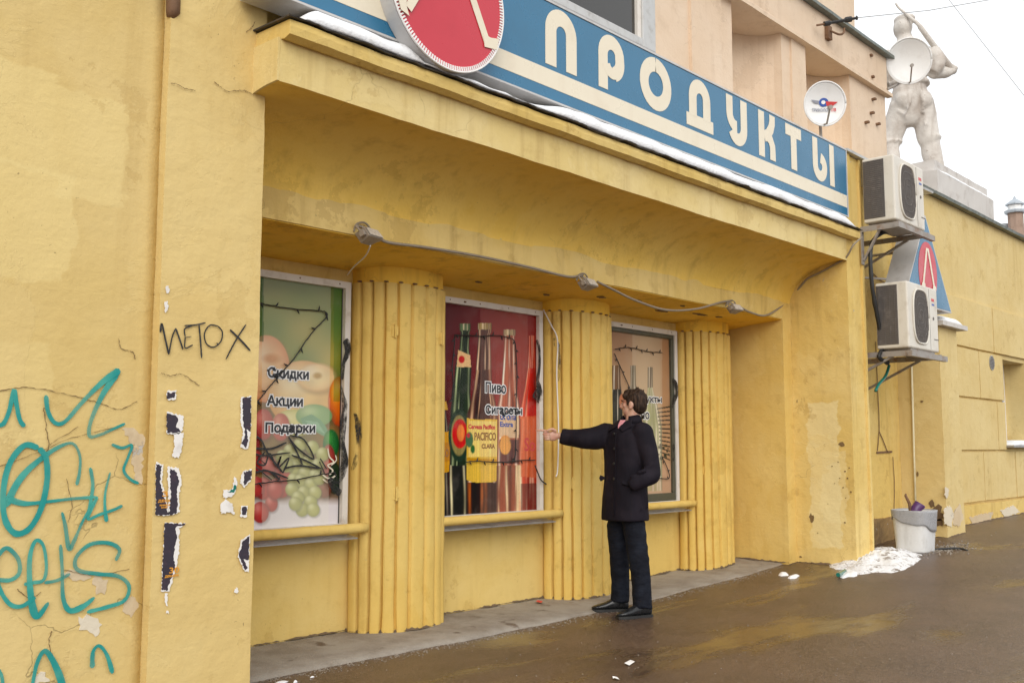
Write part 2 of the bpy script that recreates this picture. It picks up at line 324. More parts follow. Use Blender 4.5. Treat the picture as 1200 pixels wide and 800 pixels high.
def ribbon(pts, width, Y0, th=.002, caps=True):
    """flat stroke in a plane facing the street; pts are (x, z), width a number or list; returns MB with the stroke Y0-th..Y0"""
    n = len(pts); ws = width if hasattr(width, '__len__') else [width]*n
    P = [Vector((p[0], p[1])) for p in pts]; L = []; Rr = []
    for i in range(n):
        tg = (P[min(i+1, n-1)]-P[max(i-1, 0)]); tg = tg.normalized() if tg.length > 1e-9 else Vector((1, 0))
        nn = Vector((-tg.y, tg.x))*ws[i]/2; L.append(P[i]+nn); Rr.append(P[i]-nn)
    mb = MB(); vs = []
    for y in (Y0-th, Y0): vs += [(p.x, y, p.y) for p in L]+[(p.x, y, p.y) for p in Rr]
    fs = []
    for i in range(n-1): fs += [(i, i+1, n+i+1, n+i), (2*n+i, 3*n+i, 3*n+i+1, 2*n+i+1), (i, 2*n+i, 2*n+i+1, i+1), (n+i, n+i+1, 3*n+i+1, 3*n+i)]
    fs += [(0, n, 3*n, 2*n), (n-1, 2*n-1+2*n, 3*n-1, 2*n-1) if False else (n-1, 3*n-1, 4*n-1, 2*n-1)]
    return mb.add(vs, fs)
def spray_ribbon(pts, width, Y0, soft=1.45):
    """sheet of paint whose edge attribute fades from the centre line outwards"""
    n = len(pts); ws = width if hasattr(width, '__len__') else [width]*n; P = [Vector((p[0], p[1])) for p in pts]; vs, ed = [], []
    for i in range(n):
        tg = (P[min(i+1, n-1)]-P[max(i-1, 0)]).normalized(); nn = Vector((-tg.y, tg.x))*ws[i]/2*soft
        for q, e in ((-1, 0), (-.55, 1), (.55, 1), (1, 0)): v = P[i]+nn*q; vs.append((v.x, Y0-.00005*i, v.y)); ed.append(e*(.35 if i in (0, n-1) else 1))
    mb = MB().add(vs, [(4*i+j, 4*i+j+1, 4*i+j+5, 4*i+j+4) for i in range(n-1) for j in range(3)]); me = mb.mesh('graffiti')
    ca = me.color_attributes.new('edge', 'FLOAT_COLOR', 'POINT'); ca.data.foreach_set('color', np.repeat(np.array(ed, 'f'), 4)); return me
def arc(cx, cz, r, a0, a1, n=12, rz=None):
    rz = rz or r
    return [(cx+r*math.cos(R(a0+(a1-a0)*i/n)), cz+rz*math.sin(R(a0+(a1-a0)*i/n))) for i in range(n+1)]
def spline(pts, k=8):
    """Catmull-Rom through 2-D or 3-D points"""
    P = [Vector(p) for p in pts]; P = [P[0]*2-P[1]]+P+[P[-1]*2-P[-2]]; out = []
    for i in range(1, len(P)-2):
        for j in range(k):
            t_ = j/k; a, b, c_, d = P[i-1:i+3]
            out.append(.5*((2*b)+(c_-a)*t_+(2*a-5*b+4*c_-d)*t_*t_+(3*b-a-3*c_+d)*t_**3))
    out.append(P[-2]); return out
def text_mesh(txt, width, height=None, bold=0.0, name='lettering'):
    """flat lettering scaled to width x height; bold thickens every outline by that many metres"""
    cu = bpy.data.curves.new('t', 'FONT'); cu.body = txt; cu.size = 1; cu.resolution_u = 3
    o = bpy.data.objects.new('t', cu); C.objects.link(o)
    dg = bpy.context.evaluated_depsgraph_get(); dg.update()
    me = bpy.data.meshes.new_from_object(o.evaluated_get(dg)); bpy.data.objects.remove(o)
    n = len(me.vertices); co = np.empty(n*3, 'f'); me.vertices.foreach_get('co', co); co = co.reshape(-1, 3)
    lo, hi = co.min(0), co.max(0); s = width/(hi[0]-lo[0]); sy = s if height is None else height/(hi[1]-lo[1])
    co = (co-lo)*np.array([s, sy, 1]); vs = [tuple(p) for p in co]; fs = [tuple(p.vertices) for p in me.polygons]
    if bold:
        bm = bmesh.new(); bm.from_mesh(me); bm.verts.ensure_lookup_table()
        bmesh.ops.remove_doubles(bm, verts=bm.verts, dist=1e-5)
        for i, e in enumerate([e for e in bm.edges if len(e.link_faces) == 1]):
            p, q = [Vector(((v.co.x-lo[0])*s, (v.co.y-lo[1])*sy)) for v in e.verts]; d = q-p
            if d.length < 1e-7: continue
            d = d.normalized()*bold*.5; w_ = Vector((-d.y, d.x)); k = len(vs); z = 2e-5*(1+i % 9)
            vs += [(*(p-d-w_), z), (*(q+d-w_), z), (*(q+d+w_), z), (*(p-d+w_), z)]; fs.append((k, k+1, k+2, k+3))
        bm.free()
    bpy.data.meshes.remove(me); me = bpy.data.meshes.new(name); me.from_pydata(vs, [], fs); return me
def put_text(txt, x, z, Y, width, height, m, parent, bold=0., name='lettering', rot=None, slant=0.):
    """flat lettering facing the street, lower left corner at (x, Y, z)"""
    me = text_mesh(txt, width, height, bold, name); n = len(me.vertices); co = np.empty(n*3, 'f'); me.vertices.foreach_get('co', co); co = co.reshape(-1, 3)
    out = np.stack([x+co[:, 0], Y-co[:, 2]*2, z+co[:, 1]+slant*co[:, 0]], 1); me.vertices.foreach_set('co', out.astype('f').ravel()); me.update()
    return link(name, me, m, parent)
def jag(poly, amp, seg=.012, seed=0):
    """outline (x, z) with torn, uneven edges"""
    rd = random.Random(seed); out = []
    for i in range(len(poly)):
        a = Vector(poly[i]); b = Vector(poly[(i+1) % len(poly)]); n = max(1, int((b-a).length/seg)); d = (b-a)
        nn = Vector((-d.y, d.x)).normalized() if d.length > 0 else Vector((0, 0))
        for k in range(n): out.append(tuple(a+d*(k/n)+nn*rd.uniform(-amp, amp)))
    return out
# ------------------------------------------------------------------ ground
GX = [-300, 5.5, 7.0, 8.2, 9.4, 10.2, 11.1, 12.2, 14, 18, 40, 400]; GZ = [0, 0, .02, .06, .11, .18, .205, .28, .31, .36, .55, .6]
def g0(x):
    return float(np.interp(x, GX, GZ))
def ground(x, y=0):
    s = sum(g0(x+d) for d in (-.5, -.25, 0, .25, .5))/5
    return s + .006*mnoise.noise((x*.9, y*.9, 3))
xs = sorted(set([-250, -120, -60, -30, -15, -8, -4]+[round(-2+.16*i, 3) for i in range(125)]+[19, 21, 24, 28, 35, 50, 90, 160, 300]))
ys = sorted(set([-300, -150, -70, -35, -18, -10, -6, -3]+[round(-1.5+.16*i, 3) for i in range(46)]+[7, 9, 14, 30, 80, 200]))
mb = MB(); vs = [(x, y, ground(x, y) if abs(x) < 60 and abs(y) < 40 else g0(x)) for x in xs for y in ys]; ny = len(ys)
mb.add(vs, [(i*ny+j, (i+1)*ny+j, (i+1)*ny+j+1, i*ny+j+1) for i in range(len(xs)-1) for j in range(ny-1)])
pav = mb.build('pavement', M['asphalt'], None, True); tag(pav, kind='structure')
# concrete ledge under the shop windows
mb = MB(); rows = []
for i in range(90):
    x = 2.95+(9.56-2.95)*i/89
    yo = 4.965+.035*mnoise.noise((x*2.1, 0, 0))+.02*mnoise.noise((x*9, 0, 4)); gz = ground(x, 4.9)
    zo = max(.028, gz+.012)+.006*mnoise.noise((x*5, 2, 0)); zi = max(.05, zo+.012)
    rows.append([(x, yo-.035, gz-.05), (x, yo-.012, zo-.018), (x, yo+.03, zo), (x, 5.25, .5*(zo+zi)+.008*mnoise.noise((x*3, 7, 0))), (x, 5.5, zi+.004*mnoise.noise((x*4, 1, 0))), (x, 5.75, zi)])
n = len(rows[0]); mb.add([p for r in rows for p in r], [(i*n+j, (i+1)*n+j, (i+1)*n+j+1, i*n+j+1) for i in range(89) for j in range(n-1)])
tag(mb.build('ledge', M['concrete'], None, True), kind='structure')
def ledge_z(x, y): zo = max(.028, ground(x, 4.9)+.012); return zo+.004+(max(.05, zo+.012)-zo)*min(1, max(0, (y-5)/.5))
# ------------------------------------------------------------------ shop building
YW, YP, YF, YD, YB = 4.55, 4.49, 4.28, 4.90, 5.60
shop = thing('shop_building', (6.3, 5.6, 0), 'weathered yellow plastered shop building with a deep coved canopy over three fluted columns', 'building')
MB().gridbox(-6, 2.435, YW, 5.0, -.2, 3.62, .06, .0035, 2.2).build('wall', M['wall_left'], shop, True)['label'] = 'graffiti covered side stretch of pale yellow wall'
MB().gridbox(2.435, 2.99, YP, 6.0, -.2, 4.28, .05, .0045, 2.5).build('pilaster', M['pilaster'], shop)
MB().gridbox(2.99, 9.54, YB, 5.95, -.1, 2.56, .09, .004).build('wall', M['wall'], shop, True)
M['fascia'] = plaster('pale_fascia_paint', (.70, .535, .215), (.75, .60, .29), (.46, .31, .11), cracks=.25, stain=.5, chipthr=.70)
# beam and sloping soffit above the windows
mb = MB(); mb.extrude_x([(YD, 2.605), (YD+.02, 2.60), (5.25, 2.57), (5.62, 2.53), (5.98, 2.53), (5.98, 3.36), (4.93, 3.36), (YD, 3.3), (YD, 2.95), (YD, 2.77), (YD, 2.69)], 2.985, 9.52, 70, .005, 2.)
mb.build('beam', M['worn'], shop)
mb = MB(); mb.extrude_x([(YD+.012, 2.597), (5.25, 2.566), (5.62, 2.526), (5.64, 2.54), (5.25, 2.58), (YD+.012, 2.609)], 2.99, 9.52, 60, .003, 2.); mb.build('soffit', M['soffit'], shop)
cove = [(4.28+.62*math.sin(R(a))**.92, 2.775+.385*math.cos(R(a))**1.15 if a < 90 else 2.775) for a in range(90, 1, -3)]
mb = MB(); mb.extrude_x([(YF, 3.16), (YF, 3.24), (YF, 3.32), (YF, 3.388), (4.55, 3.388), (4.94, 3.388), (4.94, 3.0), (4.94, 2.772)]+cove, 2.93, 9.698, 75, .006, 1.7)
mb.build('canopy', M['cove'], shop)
mb = MB(); mb.extrude_x([(YF-.012, 3.155), (YF-.012, 3.27), (YF-.012, 3.385), (YF+.01, 3.385), (YF+.01, 3.165)], 2.928, 9.699, 75, .006, 1.7); mb.build('fascia', M['fascia'], shop)
mb = MB(); mb.extrude_x([(YF-.012, 3.16), (YF-.012, 3.388), (4.94, 3.388), (4.94, 2.772)]+cove[:-1], 2.912, 2.926, 1, 0); mb.build('fascia', M['fascia'], shop)
mb = MB(); mb.extrude_x([(4.195, 3.39), (4.19, 3.43), (4.195, 3.466), (4.55, 3.468), (4.55, 3.386), (4.30, 3.386), (4.24, 3.376)], 2.925, 9.86, 80, .007, 2.5)
mb.build('cornice', M['worn'], shop)
mb = MB(); mb.extrude_x([(4.170, 3.472), (4.166, 3.479), (4.56, 3.492), (4.56, 3.482), (4.2, 3.474)], 2.905, 9.89, 260, .010, 9)
mb.build('flashing', M['flashing'], shop)
# right-hand reveal, return and pilaster
MB().gridbox(9.52, 9.70, YD, 6.0, -.1, 3.36, .06, .004).build('reveal', M['wall'], shop)
MB().gridbox(9.701, 9.845, 4.275, 6.0, -.1, 4.28, .05, .005).build('pilaster', M['pier'], shop)
MB().gridbox(9.847, 10.085, 4.30, 6.0, -.1, 4.279, .06, .004).build('pilaster', M['worn'], shop)
MB().gridbox(10.087, 10.13, 4.278, 6.0, -.1, 4.278, .05, .004).build('pilaster', M['worn'], shop)
MB().gridbox(2.99, 9.70, 4.56, 4.94, 3.39, 4.24, .12, .004).build('parapet', M['wall'], shop)
MB().box(2.3, 10.2, 4.94, 5.3, 4.18, 4.24).build('roof', M['coping'], shop)
mb = MB(); mb.extrude_x([(4.24, 4.286), (4.235, 4.31), (4.6, 4.325), (4.98, 4.325), (4.98, 4.286)], 9.72, 12.1, 20, .003); mb.build('coping', M['coping_light'], shop)
mb = MB(); mb.extrude_x([(4.50, 4.245), (4.50, 4.268), (4.98, 4.28), (4.98, 4.245)], 2.99, 9.69, 20, .003); mb.build('coping', M['coping_light'], shop)
mb = MB(); mb.extrude_x([(4.47, 3.625), (4.46, 3.67), (5.0, 3.72), (5.0, 3.625)], -6, 2.43, 30, .008); mb.build('coping', M['rust'], shop)
q = at_y(203, 8, 4.5)
mb = MB().tube([(q.x, 4.505, 3.75), (q.x, 4.50, q.z-.03), (q.x-.008, 4.51, q.z-.06)], [.035, .034, .02], 10); mb.build('downpipe', M['rust'], shop, True)
# dark open joint between wall and pilaster
pts = [at_y(x, y, YW-.002) for x, y in ((199, 14), (198, 60), (196, 110), (194, 150), (192, 200), (188, 225))]
mb = ribbon([(p.x-.004+.004*mnoise.noise((0, p.z*9, 0)), p.z) for p in spline(pts, 6)], [.012*max(.25, mnoise.noise((0, 0, i*.4))+.6) for i in range(31)], YW-.003, .002); mb.build('crack', M['rust'], shop)
# fluted half columns
def column_mb(xc, rng_=(0, 180), seed=0):
    a, b, nr = .40, .275, 11
    rings_ = []; zs = [-.05, .06, .2]+[.2+.1*i for i in range(1, 22)]+[2.425, 2.44]
    for z in zs:
        rg = []
        for i in range(nr*8+1):
            th = math.pi*i/(nr*8); ph = (i % 8)/8
            rib = (1-abs(2*ph-1)**3.2)**.5*.036 if i % 8 else 0
            kk = 1+(rib-.024)/.34
            ct, s_t = math.cos(th), math.sin(th); p = jit((xc-a*math.copysign(abs(ct)**.88, ct)*kk, YB-b*s_t**.8*kk, z), .005, 3.5)
            if z < .1: p += Vector((0, .012*mnoise.noise((p.x*9, seed, 0)), 0))
            rg.append(p)
        rg += [Vector((xc+a*.96, YB+.06, z)), Vector((xc-a*.96, YB+.06, z))]
        rings_.append(rg)
    return MB().rings(rings_)
cols = []
for k, xc in enumerate((4.88, 6.94, 9.00)):
    col_ = column_mb(xc, seed=k).build('column', M['column'], shop); cols.append(col_)
    for p in col_.data.polygons: p.use_smooth = False
    mb = MB(); prof = [(xc-.39*math.copysign(abs(math.cos(math.pi*i/28))**.88, math.cos(math.pi*i/28)), YB-.272*math.sin(math.pi*i/28)**.8) for i in range(29)]+[(xc+.4, YB+.05), (xc-.4, YB+.05)]
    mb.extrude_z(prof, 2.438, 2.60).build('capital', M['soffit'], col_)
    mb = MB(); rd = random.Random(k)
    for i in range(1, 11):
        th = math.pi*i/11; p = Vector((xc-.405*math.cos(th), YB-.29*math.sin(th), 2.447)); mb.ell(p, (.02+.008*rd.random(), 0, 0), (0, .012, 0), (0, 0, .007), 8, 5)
    mb.build('dark_dot', M['rust'], col_)['kind'] = 'stuff'  # small dark dots at the heads of the flutes
def hook(px, py, xc, m='column', w_=.05, h_=.085):
    # iron shutter pin painted over, set on a rib
    for Y in (5.3, 5.33, 5.36, 5.4, 5.45, 5.5):
        p = at_y(px, py, Y); t_ = 1-((p.x-xc)/.41)**2
        if t_ > 0 and Y >= YB-.295*math.sqrt(t_): break
    d = Vector((p.x-xc, (p.y-YB)*2, 0)).normalized(); s_ = Vector((-d.y, d.x, 0))
    mb = MB(); mb.obox(p-s_*w_/2-d*.012-Vector((0, 0, h_/2)), s_*w_*.35, d*.04, (0, 0, h_)); mb.obox(p+s_*w_*.1-d*.012-Vector((0, 0, h_/2-.01)), s_*w_*.4, d*.035, (0, 0, h_-.02))
    mb.tube([p+d*.03-Vector((0, 0, h_/2+.008)), p+d*.03+Vector((0, 0, h_/2+.008))], .009, 6)
    return mb.build('shutter_pin', M[m], cols[{4.88: 0, 6.94: 1, 9.0: 2}[xc]], bevel=.004)
for a_ in ((462, 388, 4.88), (515, 397, 4.88), (463, 578, 4.88), (672, 415, 6.94), (670, 566, 6.94), (825, 551, 9.0)): hook(*a_)
hook(824, 429, 9.0, 'white_frame', .045, .07)
# windows
def window(x0, x1, z0, z1, frame_m, inner=None, fw_=.046):
    f = MB(); yf = 5.548
    f.gridbox(x0, x1, yf, YB+.02, z1-fw_, z1, .09, .003); f.gridbox(x0, x1, yf, YB+.02, z0, z0+fw_*.6, .09, .002)
    f.gridbox(x0, x0+fw_, yf+.001, YB+.02, z0+fw_*.6, z1-fw_, .09, .002); f.gridbox(x1-fw_, x1, yf+.001, YB+.02, z0+fw_*.6, z1-fw_, .09, .002)
    win = f.build('window', frame_m, shop)
    a, b, c_, d = x0+fw_, x1-fw_, z0+fw_*.6, z1-fw_
    if inner:
        i_ = .05; f = MB(); f.box(a, b, yf+.012, YB+.01, d-i_*.8, d); f.box(a, b, yf+.012, YB+.01, c_, c_+i_*1.5)
        f.box(a, a+i_, yf+.012, YB+.01, c_+i_*1.5, d-i_*.8); f.box(b-i_, b, yf+.012, YB+.01, c_+i_*1.5, d-i_*.8)
        f.build('inner_frame', inner, win, bevel=.005); a += i_; b -= i_; c_ += i_*1.5; d -= i_*.8
    MB().box(a, b, 5.572, 5.576, c_, d).build('pane', M['glass'], win)
    f = MB(); f.tube([(x0+.25+.02*k, yf-.002, z1-fw_*.5) for k in range(2)], .006, 6)
    rd = random.Random(x0)
    for k in range(4): p = Vector((x0+.1+(x1-x0-.2)*k/3, yf, z1-fw_*.45)); f.ell(p, (.006, 0, 0), (0, .004, 0), (0, 0, .006), 6, 4)
    f.build('nail_head', M['rust'], win)['kind'] = 'stuff'
    return win, (a, b, c_, d)
W1, A1 = window(3.24, 4.438, .752, 2.436, M['white_frame'])
W2, A2 = window(5.30, 6.498, .752, 2.442, M['white_frame'])
W3, A3 = window(7.36, 8.556, .752, 2.444, M['white_frame'], M['dark_frame'])
for x0, x1 in ((3.0, 4.50), (5.10, 6.57), (7.18, 8.62)):
    n = 24; mb = MB().tube([(x0+(x1-x0)*i/n, 5.425+.004*mnoise.noise((x0+i*.5, 0, 0)), .752+.004*mnoise.noise((x0+i*.6, 3, 0))) for i in range(n+1)], .034, 14)
    rl = mb.build('window_rail', M['column'], shop, True)
    MB().obox((x0+.08, 5.40, .685), (x1-x0-.17, 0, 0), (0, .17, .03), (0, 0, .006)).build('sill_flashing', M['sill'], rl)
# crack lines on the wall under the third window, and old cable stub
# ------------------------------------------------------------------ annex to the right
annex = thing('annex_building', (16, 4.65, .3), 'long low yellow annex with grooved block panels to the right of the shop', 'building')
MB().gridbox(10.13, 12.07, 4.74, 5.2, -.1, 4.52, .08, .007, 2.5).build('wall', M['worn'], annex)['label'] = 'cracked recessed bay behind the litter bin'

por = MB().gridbox(12.07, 12.66, 4.235, 4.70, -.1, 2.70, .06, .006); por.build('portal', M['annex'], annex)
MB().gridbox(11.98, 12.82, 4.15, 4.70, 2.702, 2.755, .08, .006).build('portal_canopy', M['plinth'], annex)
mb = MB(); mb.extrude_x([(4.55, 4.522), (4.54, 4.56), (4.9, 4.58), (5.25, 4.58), (5.25, 4.522)], 12.11, 40, 90, .006); mb.build('coping', M['coping'], annex)
# block panels between recessed joints
rows_z = [(.30, .545, [(12.68, 15.1), (15.13, 17.2), (17.23, 19.6), (19.63, 22), (22.03, 25), (25.03, 28.5), (28.53, 33)])]
def rz(py, px): return at_y(px, py, 4.6).z
zA, zB, zC, zD, zE = rz(345, 1117), rz(406, 1127), rz(465, 1128), rz(528, 1131), rz(590, 1134)
def rx(px, py): return at_y(px, py, 4.6).x
jA = [rx(1163, 370)]; jB = [rx(1148, 435)]; jC = [rx(1169.5, 495)]; jD = [rx(1154, 560), rx(1191, 560)]
winx = rx(1177.6, 470); winx1 = winx+1.15; zs0, zs1 = rz(521, 1181), rz(421, 1178)
WIN = [(winx+4.33*k, winx1+4.33*k) for k in range(4)]
mb = MB(); mb.gridbox(12.07, 40, 4.635, 5.2, -.1, zs0, .25, .004); mb.gridbox(12.07, 40, 4.635, 5.2, zs1, 4.52, .25, .004); xa = 12.07
for a, b in WIN: mb.gridbox(xa, a, 4.635, 5.2, zs0, zs1, .25, .004); xa = b
mb.gridbox(xa, 40, 4.635, 5.2, zs0, zs1, .25, .004); mb.build('wall', M['annex'], annex)
def panel_row(z0, z1, joints, x0=12.68, x1=33):
    js = [x0]+joints; step = 2.15
    while js[-1]+step < x1: js.append(js[-1]+step*(1+.12*mnoise.noise((js[-1], z0, 0))))
    for a, b in zip(js[:-1], js[1:]):
        segs = [(a, b)]
        if z1 > zs0+.05 and z0 < zs1-.05:           # leave the window openings free
            for wx0, wx1 in WIN:
                segs = [s_ for (p, q_) in segs for s_ in ([(p, min(q_, wx0)), (max(p, wx1), q_)] if p < wx1 and q_ > wx0 else [(p, q_)]) if s_[1]-s_[0] > .05]
        for p, q_ in segs:
            st_ = .14 if p < 20 else .6
            MB().gridbox(p+.014, q_-.014, 4.600+.004*mnoise.noise((p, z0, 0)), 4.66, z0+.016, z1-.016, st_, .003).build('panel', M['annex'], annex)
panel_row(zE, zD, jD); panel_row(zD, zC, jC); panel_row(zC, zB, jB); panel_row(zB, zA, jA)
MB().gridbox(12.68, 33, 4.57, 4.66, -.1, zE-.018, .16, .008).build('base_course', M['worn'], annex)
for a, b in WIN:
    wn = MB(); y0, y1 = 4.93, 4.99
    wn.box(a, a+.07, y0, y1, zs0, zs1); wn.box(b-.07, b, y0, y1, zs0, zs1); wn.box(a+.07, b-.07, y0, y1, zs1-.07, zs1); wn.box(a+.07, b-.07, y0, y1, zs0, zs0+.07); wn.box((a+b)/2-.03, (a+b)/2+.03, y0, y1, zs0+.07, zs1-.07)
    wo = wn.build('window', M['pvc'], annex)
    for s0, s1 in ((a+.07, (a+b)/2-.03), ((a+b)/2+.03, b-.07)): MB().box(s0, s1, y0+.02, y0+.03, zs0+.07, zs1-.07).build('pane', M['window_dark'], wo)
    MB().box(a-.04, b+.04, 4.50, 4.93, zs0-.035, zs0-.004).build('sill', M['sill'], wo)
p = at_y(1162, 425, 4.6); vt = MB().tube([(p.x, 4.592, p.z), (p.x, 4.65, p.z)], .105, 20).build('vent', M['sill'], annex)
mb = MB()
for k in range(-4, 5):
    h_ = math.sqrt(max(0, .09**2-(k*.02)**2)); mb.box(p.x-h_, p.x+h_, 4.585, 4.593, p.z+k*.02-.006, p.z+k*.02+.006)
mb.build('vent_grille', M['ac_dark'], vt)['kind'] = 'stuff'
M['paper_yellow'] = grime('pale_yellow_pipe', (.72, .66, .46), (.5, .42, .25), .6)
for pts_, w_ in (([(1027, 530), (1045, 529)], .022), ([(1026, 400), (1028, 450), (1030, 500), (1028, 528)], .012), ([(1030, 505), (1037, 522), (1040, 530)], .012), ([(1046, 535), (1048, 570), (1047, 600)], .009), ([(1022, 320), (1034, 330), (1050, 334)], .012)):
    q = [at_y(x, y, 4.733) for x, y in pts_]; q = [(p.x+.01*mnoise.noise((p.z*9, 0, i)), p.z) for i, p in enumerate(spline(q, 6) if len(q) > 2 else q)]; ribbon(q, w_, 4.731, .004).build('crack', M['rust'], annex)
# bare brown masonry low in the bay, and a white joint strip
MB().gridbox(11.15, 11.95, 4.715, 4.76, .1, .50, .05, .018, 6).build('bare_masonry', M['brown_brick'], annex)
a, b = at_x(1068, 420, 12.05), at_x(1073, 598, 12.05)
MB().tube([(12.05, a.y+.0, 2.25), (12.045, .5*(a.y+b.y), 1.3), (12.05, b.y, .42)], .012, 8).build('pipe', M['paper_yellow'], annex, True)
# ------------------------------------------------------------------ peach upper building
upper = thing('upper_building', (8, 5, 4.2), 'peach plastered upper storey with niches and a flat parapet behind the shop sign', 'building')
YU = 5.0
MB().box(-3, 7.475, YU+.10, 5.5, 4.1, 5.80).build('wall', M['pink'], upper)
MB().gridbox(7.475, 8.05, YU+.03, 5.5, 4.1, 5.80, .12, .003).build('wall', M['pink'], upper)
MB().gridbox(8.05, 8.60, YU, 5.6, 4.1, 5.80, .12, .003).build('pilaster', M['pink'], upper)
MB().gridbox(8.602, 8.85, YU+.025, 5.6, 4.1, 5.80, .12, .003).build('pilaster', M['pink'], upper)
MB().gridbox(9.90, 10.10, YU+.02, 5.6, 4.1, 5.80, .12, .003).build('pilaster', M['pink'], upper)
MB().gridbox(10.102, 10.44, YU, 5.6, 4.1, 5.80, .12, .003).build('pilaster', M['pink'], upper)
MB().gridbox(11.60, 12.68, YU, 12, 4.1, 5.80, .2, .004).build('wall', M['pink'], upper)
for x0, x1 in ((8.85, 9.90), (10.44, 11.60)):       # curved niches
    pr = [(x0+(x1-x0)*(.5-.5*math.cos(math.pi*i/16)), YU+.03+.40*math.sin(math.pi*i/16)) for i in range(17)]+[(x1, 5.6), (x0, 5.6)]
    MB().extrude_z(pr, 4.1, 5.80).build('niche', M['pink'], upper, False)
MB().gridbox(-3, 12.72, YU-.02, 12, 5.802, 6.32, .2, .004).build('parapet', M['pink'], upper)
mb = MB(); mb.extrude_x([(YU-.075, 5.80), (YU-.075, 5.845), (YU-.04, 5.88), (YU, 5.88), (YU, 5.80)], -3, 12.76, 60, .003); mb.build('moulding', M['pink'], upper)
mb = MB(); mb.extrude_x([(YU-.10, 6.322), (YU-.10, 6.36), (YU+.3, 6.40), (12, 6.40), (12, 6.322)], -3, 12.80, 60, .006); mb.build('coping', M['coping'], upper)
wn = MB(); wx0, wx1, wz0, wz1 = 5.9, 7.275, 4.93, 5.75
wn.box(wx1, wx1+.20, YU+.02, YU+.14, 4.85, wz1+.05); wn.box(wx0-.1, wx0, YU+.02, YU+.14, 4.85, wz1+.05); wn.box(wx0, wx1, YU+.02, YU+.14, 4.85, wz0); wn.box(wx0, wx1, YU+.02, YU+.14, wz1, wz1+.05)
uw = wn.build('window', M['coping_light'], upper, bevel=.01)
MB().box(wx0, wx1, YU+.07, YU+.08, wz0, wz1).build('pane', M['window_dark'], uw)
MB().box(wx1-.06, wx1-.002, YU+.04, YU+.10, wz0, wz1).build('sash', M['white_frame'], uw)
MB().gridbox(11.85, 12.42, 5.25, 6.3, 6.3, 8.0, .2, .005).build('penthouse', M['pink'], upper)
for (px, py) in ((1018, 66), (1020, 91), (1022, 117), (1020, 133), (1014, 144), (1027, 146)):
    p = at_y(px, py, YU); MB().box(p.x-.022, p.x+.022, YU-.05, YU+.02, p.z-.012, p.z+.014).build('iron_stub', M['rust'], upper)
# ------------------------------------------------------------------ shop sign
SY = 4.25
sg = thing('shop_sign', (6.3, 4.35, 3.595), 'long blue lightbox sign reading ПРОДУКТЫ with a round red emblem above the canopy', 'sign')
MB().box(2.80, 9.722, SY+.006, 4.46, 3.598, 4.295).build('sign_box', M['sign_metal'], sg, bevel=.006)
MB().box(2.815, 9.708, SY, SY+.008, 3.612, 4.282).build('face_panel', M['blue'], sg)
mb = MB(); mb.box(2.80, 9.722, SY-.006, SY+.01, 4.284, 4.300); mb.box(2.80, 9.722, SY-.006, SY+.01, 3.596, 3.608); mb.box(9.711, 9.722, SY-.006, SY+.01, 3.608, 4.284); mb.box(2.80, 2.811, SY-.006, SY+.01, 3.608, 4.284)
mb.build('edge_trim', M['sign_metal'], sg)
mb = MB(); mb.box(2.83, 9.70, SY-.0025, SY+.001, 3.690, 3.815); mb.build('stripe', M['cream'], sg)
LZ, LH = 3.847, .415
def letter(name, x, strokes):
    mb = MB()
    for i, (pts, w_) in enumerate(strokes):
        r_ = ribbon([(x+a, LZ+b) for a, b in pts], w_, SY-.001-.0007*i, .0022); mb.add(r_.v, r_.f)
    return mb.build(name, M['cream'], sg)
letter('letter_pe', 5.008, [([(.0575, 0), (.0575, .25)]+arc(.1675, .25, .11, 180, 0, 18)[1:]+[(.2775, 0)], .115)])
letter('letter_er', 5.592, [([(.055, 0), (.055, .24)]+arc(.157, .262, .102, 180, 20, 14)+arc(.157, .232, .102, 0, -70, 8), .108), (arc(.165, .205, .07, -60, -170, 8), .085)])
letter('letter_o', 6.104, [([(.21+.155*math.cos(R(a)), .2075+.152*math.sin(R(a))) for a in range(90, 451, 12)], .112)])
letter('letter_de', 6.740, [([(0, .052), (.402, .052)], .104), ([(.095, .09), (.095, .25)]+arc(.20, .25, .105, 180, 0, 16)[1:]+[(.305, .09)], .112)])
letter('letter_u', 7.357, [([(.055, .415), (.055, .27)]+arc(.165, .27, .11, 180, 275, 9)[1:], .104), ([(.292, .415), (.292, .16)]+arc(.185, .16, .107, 0, -155, 12)[1:], .108)])
letter('letter_ka', 7.908, [([(.052, 0), (.052, .415)], .104), ([(.10, .19), (.17, .225), (.225, .285), (.25, .345), (.252, .415)], .10), ([(.15, .21), (.21, .185), (.246, .13), (.25, .07), (.25, 0)], .10)])
letter('letter_te', 8.413, [([(0, .362), (.31, .362)], .106), ([(.155, .33), (.155, 0)], .112)])
letter('letter_yery', 8.957, [([(.053, .415), (.053, .15)]+arc(.153, .15, .10, 180, 360, 14, .098)[1:]+arc(.153, .15, .10, 0, 80, 6, .085)[1:], .104), ([(.415, 0), (.415, .415)], .10)])
